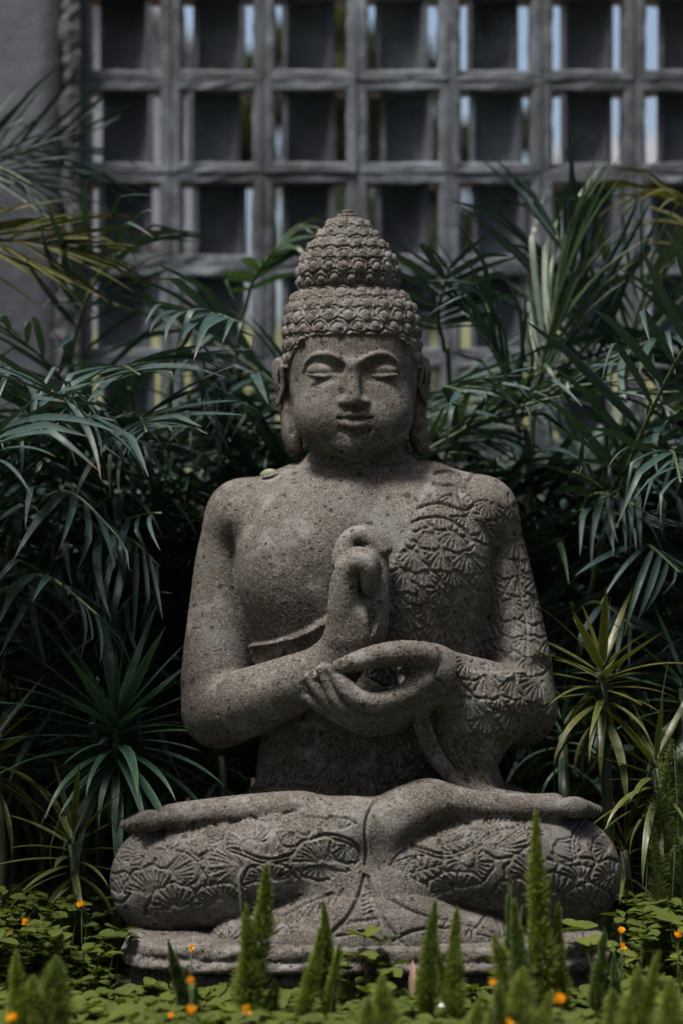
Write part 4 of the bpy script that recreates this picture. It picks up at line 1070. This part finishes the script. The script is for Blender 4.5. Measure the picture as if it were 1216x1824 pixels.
# long fronds reaching in past the plaster wall from a palm outside the bed
big = thing('tall_palm', 'tall palm whose long grey-green and yellow fronds hang over the plaster wall', 'palm', (P(-330, 0, .7).x, .7, 0))
V = []; F = []; tube(V, F, [(0, 0, -.05), (.03, 0, .5), (.01, .02, 1.0), (.03, 0, 1.35)], [.07, .055, .05, .045], 10); link('trunk', mesh('trunk', V, F, M['bark']), big)
palms['big'] = big
def hand2(pts, **k): make_frond(big, [big.location + Vector((.03, 0, 1.3))] + [P(*p) for p in pts], r=r, **k)
hand2([(-200, 340, .75), (-60, 290, .8), (60, 270, .85), (130, 262, .88)], n=16, L=.25, start=.3, droopy=-.12, wide=.5, spread=42, key='palm', roll=80)
hand2([(-200, 330, .65), (-80, 300, .6), (0, 300, .58), (60, 330, .55)], n=13, L=.22, start=.3, droopy=.05, wide=.4, spread=35, key='palm', roll=65)
hand2([(-200, 430, .5), (-80, 425, .46), (40, 430, .42), (150, 445, .40)], n=15, L=.25, start=.3, droopy=.08, wide=.5, spread=24, key='yellow', roll=70)

# ------------------------------------------------------------------ strap-leaved rosettes
WZ = 0.042
STRAP = {k: [blade('strap_leaf', M[mm], d, 0, .3, tw, 10, .62, sw) for d, tw, sw in ((.1, .1, 0), (.35, -.2, .15), (.65, .2, -.15), (.95, -.15, .1), (1.25, .1, 0), (1.6, .2, .1))] for k, mm in (('g', 'strap'), ('y', 'strap_yellow'))}
def rosette(px, py, y, n, Lpx, key, label, seed, wide=1.0, upl=85, low=-35):
    r = random.Random(seed); c = P(px, py, y); t = thing('strap_leaf_plant', label, 'plant', (c.x, y, 0), 'strap-leaved rosette plants'); z = c.z
    V = []; F = []; tube(V, F, [(0, 0, -.02), (.012, .008, z * .5), (0, 0, z + .03)], [.012, .011, .008], 7); link('stem', mesh('stem', V, F, M['palm_stem']), t)
    L = Lpx * (D + y) / D * .001
    for i in range(n):
        u = i / (n - 1); el = upl + (low - upl) * u ** .5; a = i * 2.39996 + r.uniform(-.2, .2)
        d = Vector((math.cos(R(el)) * math.cos(a), math.cos(R(el)) * math.sin(a), math.sin(R(el))))
        k = min(5, max(0, int(u * 5.2 + r.uniform(-1, 1))))
        s = L * r.uniform(.62, 1.15) * (1 - .22 * abs(u - .5))
        o = Vector((0, 0, z + .05 * (1 - u) - .05 * u)) + d * .008
        link('leaf', STRAP[key][k], t, frame(o, d, Vector((0, 0, 1)) if el < 70 else Vector((-math.cos(a), -math.sin(a), .2))) @ Matrix.Diagonal((s, s * wide * r.uniform(.8, 1.15), s, 1)))
    return t
rosette(208, 1330, -.02, 95, 250, 'g', 'big dark green strap-leaved rosette beside the statue\'s bare elbow', 21, 1.0)
rosette(130, 1535, -.12, 38, 165, 'y', 'smaller olive rosette under the big dark strap-leaved one', 22, 1.0)
rosette(-8, 1360, -.02, 34, 160, 'y', 'olive strap-leaved rosette half cut off beside the big dark one', 23, 1.1)
rosette(1072, 1235, .0, 50, 185, 'y', 'yellow-green strap-leaved rosette growing by the robed elbow', 24, 1.15)
rosette(1168, 1400, -.06, 40, 185, 'y', 'yellow-green rosette lower down between sleeve-side rosette and dark fern', 25, 1.0)
rosette(1215, 1255, .08, 30, 190, 'g', 'dark green rosette half hidden behind the yellow-green ones', 26, .9)
rosette(1110, 1545, -.02, 28, 150, 'y', 'dim small rosette growing beside the plinth end with the robed knee', 27, .9)
rosette(1000, 1330, .25, 24, 150, 'g', 'dark rosette in the shade behind the robed knee', 28, .8)
rosette(395, 1375, .30, 24, 150, 'g', 'dark rosette in the shade between bare elbow and thigh', 29, .8)

# ------------------------------------------------------------------ foxtail ferns
def plume_mesh(seed, m, n=2600, ratio=0.13, shag=1.0):
    """unit-high tapering plume: a stem densely set with short needles in small tufts"""
    g = np.random.default_rng(seed); nt_ = n // 5
    t = g.random(nt_) ** .9; a = g.uniform(0, 2 * np.pi, nt_)
    env = ratio * np.clip(np.minimum(1.0, .35 + t * 2.2), 0, 1) * np.clip((1 - t) ** .72 * 1.05 + .07, 0, 1) * g.uniform(.82, 1.06, nt_) * (1 + .10 * np.sin(t * 21 + seed) + .10 * np.sin(a * 2 + t * 13))
    bend = (.03 + .02 * (seed % 3)) * np.sin(t * 2.0 + seed * 1.3) * 2.0
    V = []; F = []
    ti = np.repeat(np.arange(nt_), 5)[:n]
    A = a[ti] + g.normal(0, .22, n); T = t[ti] + g.normal(0, .012, n)
    c0 = np.stack([bend[ti] + .25 * env[ti] * np.cos(A), .25 * env[ti] * np.sin(A), T * .97], 1)
    out = np.stack([np.cos(A), np.sin(A), .55 + g.normal(0, .35, n)], 1); out /= np.linalg.norm(out, axis=1, keepdims=True)
    c1 = c0 + out * (env[ti] * g.uniform(.35, 1.0, n) * shag)[:, None]
    sd_ = np.cross(out, g.normal(size=(n, 3))); sd_ /= np.linalg.norm(sd_, axis=1, keepdims=True)
    wv = .0026 * g.uniform(.8, 1.3, n)[:, None]
    mid = (c0 * .45 + c1 * .55)
    VV = np.stack([c0, mid + sd_ * wv, c1, mid - sd_ * wv], 1).reshape(-1, 3)
    me = np_mesh('plume', VV, np.arange(4 * n).reshape(-1, 4), m)
    return me
PL = {'g': [plume_mesh(s + 40, M['fern'], 4200, .17 + .02 * s, 1.5) for s in range(3)], 'f': [plume_mesh(s, M['fern'], 6500, .100 + .008 * s, 1.35) for s in range(4)], 'd': [plume_mesh(s + 9, M['fern_dark'], 7000, .135) for s in range(3)], 's': [plume_mesh(s + 20, M['fern_dark'], 2600, .13, 1.3) for s in range(2)]}
V = []; F = []; tube(V, F, [(0, 0, 0), (.01, 0, .35), (.02, 0, .7), (.03, 0, .95)], [.010, .008, .006, .002], 5); STEM = mesh('stem', V, F, M['palm_stem'])
def fern(y, plumes, label, group='foxtail ferns in the bed', seed=0):
    """plumes: (tip px, tip py, height px, width factor, kind)"""
    y = y - .13 if y < -.4 else y
    r = random.Random(seed); bx = sum(p[0] for p in plumes) / len(plumes); b = P(bx, 0, y)
    t = thing('foxtail_fern', label, 'fern', (b.x, y, 0), group)
    for i, (px, py, hpx, wf, kd) in enumerate(plumes):
        yy = y + r.uniform(-.03, .03); tip = P(px, py, yy); h = hpx * (D + yy) / D * .001
        foot = Vector((tip.x - (tip.x - b.x) * .35 + r.uniform(-.012, .012), yy, max(0.0, tip.z - h)))
        d = tip - foot; m4 = Matrix.Translation(foot - t.location) @ d.to_track_quat('Z', 'Y').to_matrix().to_4x4() @ Matrix.Rotation(r.uniform(0, 6.28), 4, 'Z')
        L = d.length
        if wf >= 1.2 and kd == 'f': kd = 'g'; wf *= .95
        o = link('plume', PL[kd][r.randrange(len(PL[kd]))], t, m4 @ Matrix.Diagonal((L * wf, L * wf, L, 1)))
        link('stem', STEM, o)
    return t
fern(-.50, [(432, 1538, 300, 1.0, 'f'), (440, 1606, 250, .9, 'f'), (490, 1740, 110, 1.3, 'f')], 'foxtail fern with the tallest pair of plumes before the bare-armed knee', seed=1)
fern(-.55, [(572, 1598, 230, 1.0, 'f'), (545, 1650, 180, 1.1, 'f'), (606, 1676, 150, 1.0, 'f')], 'foxtail fern in front of the carved cloth fan', seed=2)
fern(-.50, [(310, 1668, 170, 1.0, 'd'), (345, 1745, 90, 1.2, 'd')], 'short dark foxtail fern before the plinth under the bare-armed knee', seed=3)
fern(-.56, [(772, 1598, 240, .95, 'f'), (824, 1618, 220, .95, 'f'), (798, 1672, 160, 1.0, 'f')], 'foxtail fern with two equal plumes at the robed shin', seed=4)
fern(-.54, [(968, 1436, 400, .72, 'f'), (1006, 1604, 230, 1.0, 'f'), (950, 1642, 190, 1.15, 'f')], 'foxtail fern with one very tall bright plume before the robed knee', seed=5)
fern(-.58, [(908, 1562, 270, .85, 'd'), (925, 1600, 230, 1.05, 'd'), (890, 1660, 180, 1.2, 'f')], 'foxtail fern standing between the very tall plume and the pair of equal plumes', seed=6)
fern(-.52, [(1068, 1648, 170, 1.0, 'd'), (1100, 1700, 130, 1.2, 'd')], 'low dark foxtail fern beside the paired yellow flowers', seed=7)
fern(-.72, [(100, 1700, 170, 1.3, 'f'), (60, 1735, 140, 1.4, 'f'), (30, 1690, 200, 1.1, 'f')], 'blurred shaggy foxtail fern among the ground cover below the olive rosettes', seed=8)
fern(-.75, [(680, 1735, 140, 1.3, 'f'), (650, 1775, 100, 1.5, 'f')], 'low foxtail fern by the dry leaf', seed=9)
fern(-.78, [(1130, 1720, 150, 1.2, 'f'), (1170, 1690, 190, 1.1, 'f'), (1195, 1740, 150, 1.2, 'f'), (1090, 1760, 110, 1.4, 'f')], 'bushy foxtail fern spreading past the plinth end with the robed knee', seed=10)
fern(-.82, [(880, 1745, 120, 1.3, 'f'), (930, 1720, 150, 1.2, 'f'), (985, 1765, 100, 1.3, 'f'), (850, 1780, 90, 1.4, 'f')], 'low foxtail fern at the foot of the very tall plume', seed=13)
fern(-.10, [(1205, 1310, 300, .8, 's'), (1225, 1340, 320, .8, 's')], 'tall dark foxtail fern with drooping needles beside the lower yellow-green rosette', 'dark ferns at the bed edge', 14)
fern(-.18, [(1150, 1455, 230, .8, 's'), (1205, 1500, 240, .8, 's')], 'slender dark foxtail fern leaning under the lower yellow-green rosette', 'dark ferns at the bed edge', 15)

# ------------------------------------------------------------------ ground cover: four-leaflet sprigs
def sprig_arrays(g, h, size):
    """one leaf: petiole and four oval leaflets, as vertex list and quads"""
    V = []; F = []; U = []
    lean = Vector((g.uniform(-.3, .3), g.uniform(-.3, .3), 1)).normalized() * h
    side = Vector((.0012, 0, 0)); V += [Vector((0, 0, 0)) - side, Vector((0, 0, 0)) + side, lean + side * .7, lean - side * .7]; F.append((0, 1, 2, 3)); U += [(.5, 0)] * 4
    az = g.uniform(0, 6.28)
    for k, (da, b) in enumerate(((-.42, .0), (.42, .0), (-1.25, -.006), (1.25, -.006))):
        a = az + da; d = Vector((math.cos(a), math.sin(a), g.uniform(-.15, .55))).normalized(); up = Vector((g.uniform(-.35, .35), g.uniform(-.35, .35), 1)); q = up.cross(d).normalized(); nn = d.cross(q)
        o = lean + Vector((math.cos(az), math.sin(az), 0)) * b; L = size * g.uniform(.85, 1.15); b0 = len(V)
        for t, wd in ((.04, .06), (.3, .24), (.6, .33), (.85, .25), (1.0, .06)):
            bend = nn * (-.10 * t * t * L)
            for s in (-1, 0, 1): V.append(o + d * (L * t) + q * (s * wd * L) + bend + nn * (abs(s) * wd * L * .28)); U.append((.5 + .5 * s * .5, t))
        for i in range(4):
            for s in (0, 1):
                c = b0 + i * 3 + s; F.append((c, c + 1, c + 4, c + 3))
    return V, F, U
gr_ = random.Random(31); SPR = []
for i in range(8):
    V, F, U = sprig_arrays(gr_, gr_.uniform(.035, .06), .031); me = mesh('leaf', V, F, M['cover']); set_uv(me, U); SPR.append(me)
cover = thing('ground_cover', 'low bright green ground cover with four-part leaves carpeting the bed', 'ground cover', (0, -.6, 0))
def free(x, y):
    return not (-.375 < x < .455 and -.44 < y < .26)
def spot(near):
    while True:
        if near: x, y = gr_.uniform(-.78, .78), gr_.uniform(-.86, -.30)
        else: x, y = gr_.uniform(-1.1, 1.1), gr_.uniform(-1.15, .55)
        if free(x, y) and (y < -.25 or abs(x) > .42): return x, y
def side_spot():
    sg = gr_.choice((-1, 1)); return (sg * gr_.uniform(.44, .85) + .03, gr_.uniform(-.42, -.02))
for i in range(300):
    x, y = spot(True) if i % 3 else side_spot(); s = gr_.uniform(.55, 1.1) + .8 * max(0, min(.4, -y - .55))
    link('leaf', SPR[gr_.randrange(8)], cover, Matrix.Translation((x, y + .6, (gr_.uniform(.0, .012) if i % 3 else gr_.uniform(.0, .09)) + .09 * max(0, min(.4, -y - .55)))) @ Matrix.Rotation(gr_.uniform(0, 6.28), 4, 'Z') @ Matrix.Diagonal((s, s, s * gr_.uniform(.8, 1.2), 1)))
# three taller shoots
for (px, py, y) in [(640, 1665, -.47), (655, 1660, -.48), (620, 1690, -.49), (635, 1700, -.47), (660, 1690, -.5), (645, 1715, -.5), (690, 1715, -.48), (1075, 1640, -.42), (1050, 1660, -.42), (1195, 1640, -.5), (1090, 1655, -.44), (1205, 1615, -.45), (100, 1665, -.40), (150, 1690, -.42), (60, 1690, -.4), (180, 1660, -.36), (200, 1640, -.33)]:
    c = P(px, py, y); V, F, U = sprig_arrays(gr_, max(.05, c.z - .01), .036); me = mesh('leaf', V, F, M['cover']); set_uv(me, U)
    link('leaf', me, cover, Matrix.Translation((c.x, y + .6, 0)))
VV = []; FF = []; UU = []
for i in range(4200):
    x, y = spot(i % 3 != 0) if i % 6 else side_spot(); V, F, U = sprig_arrays(gr_, gr_.uniform(.015, .05 if i % 6 else .15) + .12 * max(0, min(.4, -y - .55)), .030 * gr_.uniform(.7, 1.15)); b0 = len(VV)
    VV += [(v.x + x, v.y + y + .6, v.z) for v in V]; FF += [tuple(b0 + k for k in f) for f in F]; UU += U
me = mesh('leaf_carpet', VV, FF, M['cover']); set_uv(me, UU); tag(link('leaf_carpet', me, cover), kind='stuff')

# ------------------------------------------------------------------ yellow flowers, loose leaves
def flower_parts(seed):
    g = random.Random(seed); parts = []
    for k in range(4):
        a = k * 1.57 + g.uniform(-.2, .2); tilt = g.uniform(.2, .9) if k < 2 else g.uniform(.9, 1.3); V = []; F = []
        d = Vector((math.cos(a) * math.cos(tilt), math.sin(a) * math.cos(tilt), math.sin(tilt))); q = d.cross(Vector((0, 0, 1))).normalized(); nn = q.cross(d)
        for t, wd in ((0, .1), (.35, .5), (.7, .62), (1.0, .3)):
            for s in (-1, 0, 1): V.append(d * t + q * s * wd + nn * (.22 * abs(s) * wd + .25 * t * t))
        for i in range(3):
            for s in (0, 1): c = i * 3 + s; F.append((c, c + 1, c + 4, c + 3))
        me = mesh('petal', V, F, M['petal']); set_uv(me, [(.5, .5)] * len(V)); parts.append(me)
    return parts
FP = [flower_parts(s) for s in range(4)]
for i, (px, py, y, s, lab) in enumerate([
        (146, 1613, -.30, .011, 'yellow flower on a tall stalk under the smaller olive rosette'), (46, 1645, -.32, .012, 'yellow flower below the half cut off olive rosette, wide open'), (20, 1663, -.33, .008, 'small yellow flower bud next to the wide open yellow flower'),
        (341, 1690, -.50, .009, 'yellow flower in front of the plinth moulding'), (341, 1748, -.52, .009, 'yellow flower just under the one before the plinth moulding'), (340, 1805, -.60, .013, 'full yellow flower low in the leaves below the plinth corner'),
        (440, 1797, -.62, .011, 'yellow flower low in front of the tallest pair of plumes'), (305, 1812, -.60, .008, 'tiny yellow flower next to the full low yellow flower'), (24, 1816, -.62, .012, 'yellow flower low in the blurred shaggy fern'),
        (1105, 1662, -.50, .011, 'upper of two paired yellow flowers at the plinth end'), (1108, 1687, -.50, .010, 'lower of two paired yellow flowers at the plinth end'), (1207, 1667, -.50, .012, 'yellow flower among leaves past the plinth end'),
        (997, 1782, -.64, .014, 'large round yellow flower at the foot of the very tall plume'), (878, 1752, -.62, .008, 'small yellow flower between the low fern plumes'), (905, 1822, -.66, .009, 'yellow flower at the very bottom of the bed')]):
    if py > 1740: y = -.98
    c = P(px, py, y); t = thing('yellow_flower', lab, 'flower', (c.x, y, 0), 'yellow flowers in the ground cover')
    g = random.Random(i + 50); m4 = Matrix.Translation((0, 0, c.z)) @ Matrix.Rotation(R(g.uniform(25, 70)), 4, 'X') @ Matrix.Rotation(g.uniform(0, 6.28), 4, 'Z') @ Matrix.Scale(s * .82, 4)
    for me in FP[i % 4]: link('petal', me, t, m4)
    V = []; F = []; tube(V, F, [(g.uniform(-.02, .02), .01, 0), (0, .004, c.z * .6), (0, 0, c.z)], [.0014, .0012, .001], 5); link('stalk', mesh('stalk', V, F, M['palm_stem']), t)
WZ = .12
M['dry'] = plain_material('dry_leaf', (0.30, 0.17, 0.13), (0.42, 0.27, 0.21), 60, 0.7)
c = P(733, 1772, -.60); o = link('dry_leaf', blade('dry_leaf', M['dry'], .3, 0, .5, .3, 8, .8)); o.matrix_basis = frame(c, (0.02, .05, 1), (0, -1, 0)) @ Matrix.Diagonal((.052, .05, .05, 1)); tag(o, 'curled pinkish dry leaf standing upright in the ground cover', 'leaf')
M['pale'] = plain_material('pale_petal', (0.26, 0.30, 0.30), (0.34, 0.38, 0.38), 60, 0.5)
c = P(780, 1795, -.64); o = link('fallen_petal', blade('fallen_petal', M['pale'], .6, 0, .3, .3, 6, .8)); o.matrix_basis = frame(c, (.7, -.1, .5), (0, -.6, .8)) @ Matrix.Diagonal((.016, .045, .016, 1)); tag(o, 'small whitish petal lying on the ground cover', 'petal')
M['bud'] = plain_material('young_leaf', (0.05, 0.07, 0.018), (0.09, 0.11, 0.03), 60, 0.5)
c = P(464, 846, -.02); o = link('fallen_leaf', blade('fallen_leaf', M['bud'], .9, 0, .5, .4, 8, .8)); o.matrix_basis = frame(c, (.8, -.2, .45), (-.3, -.5, .8)) @ Matrix.Diagonal((.034, .055, .034, 1)); tag(o, 'small yellow-green leaf caught on the bare shoulder', 'leaf')
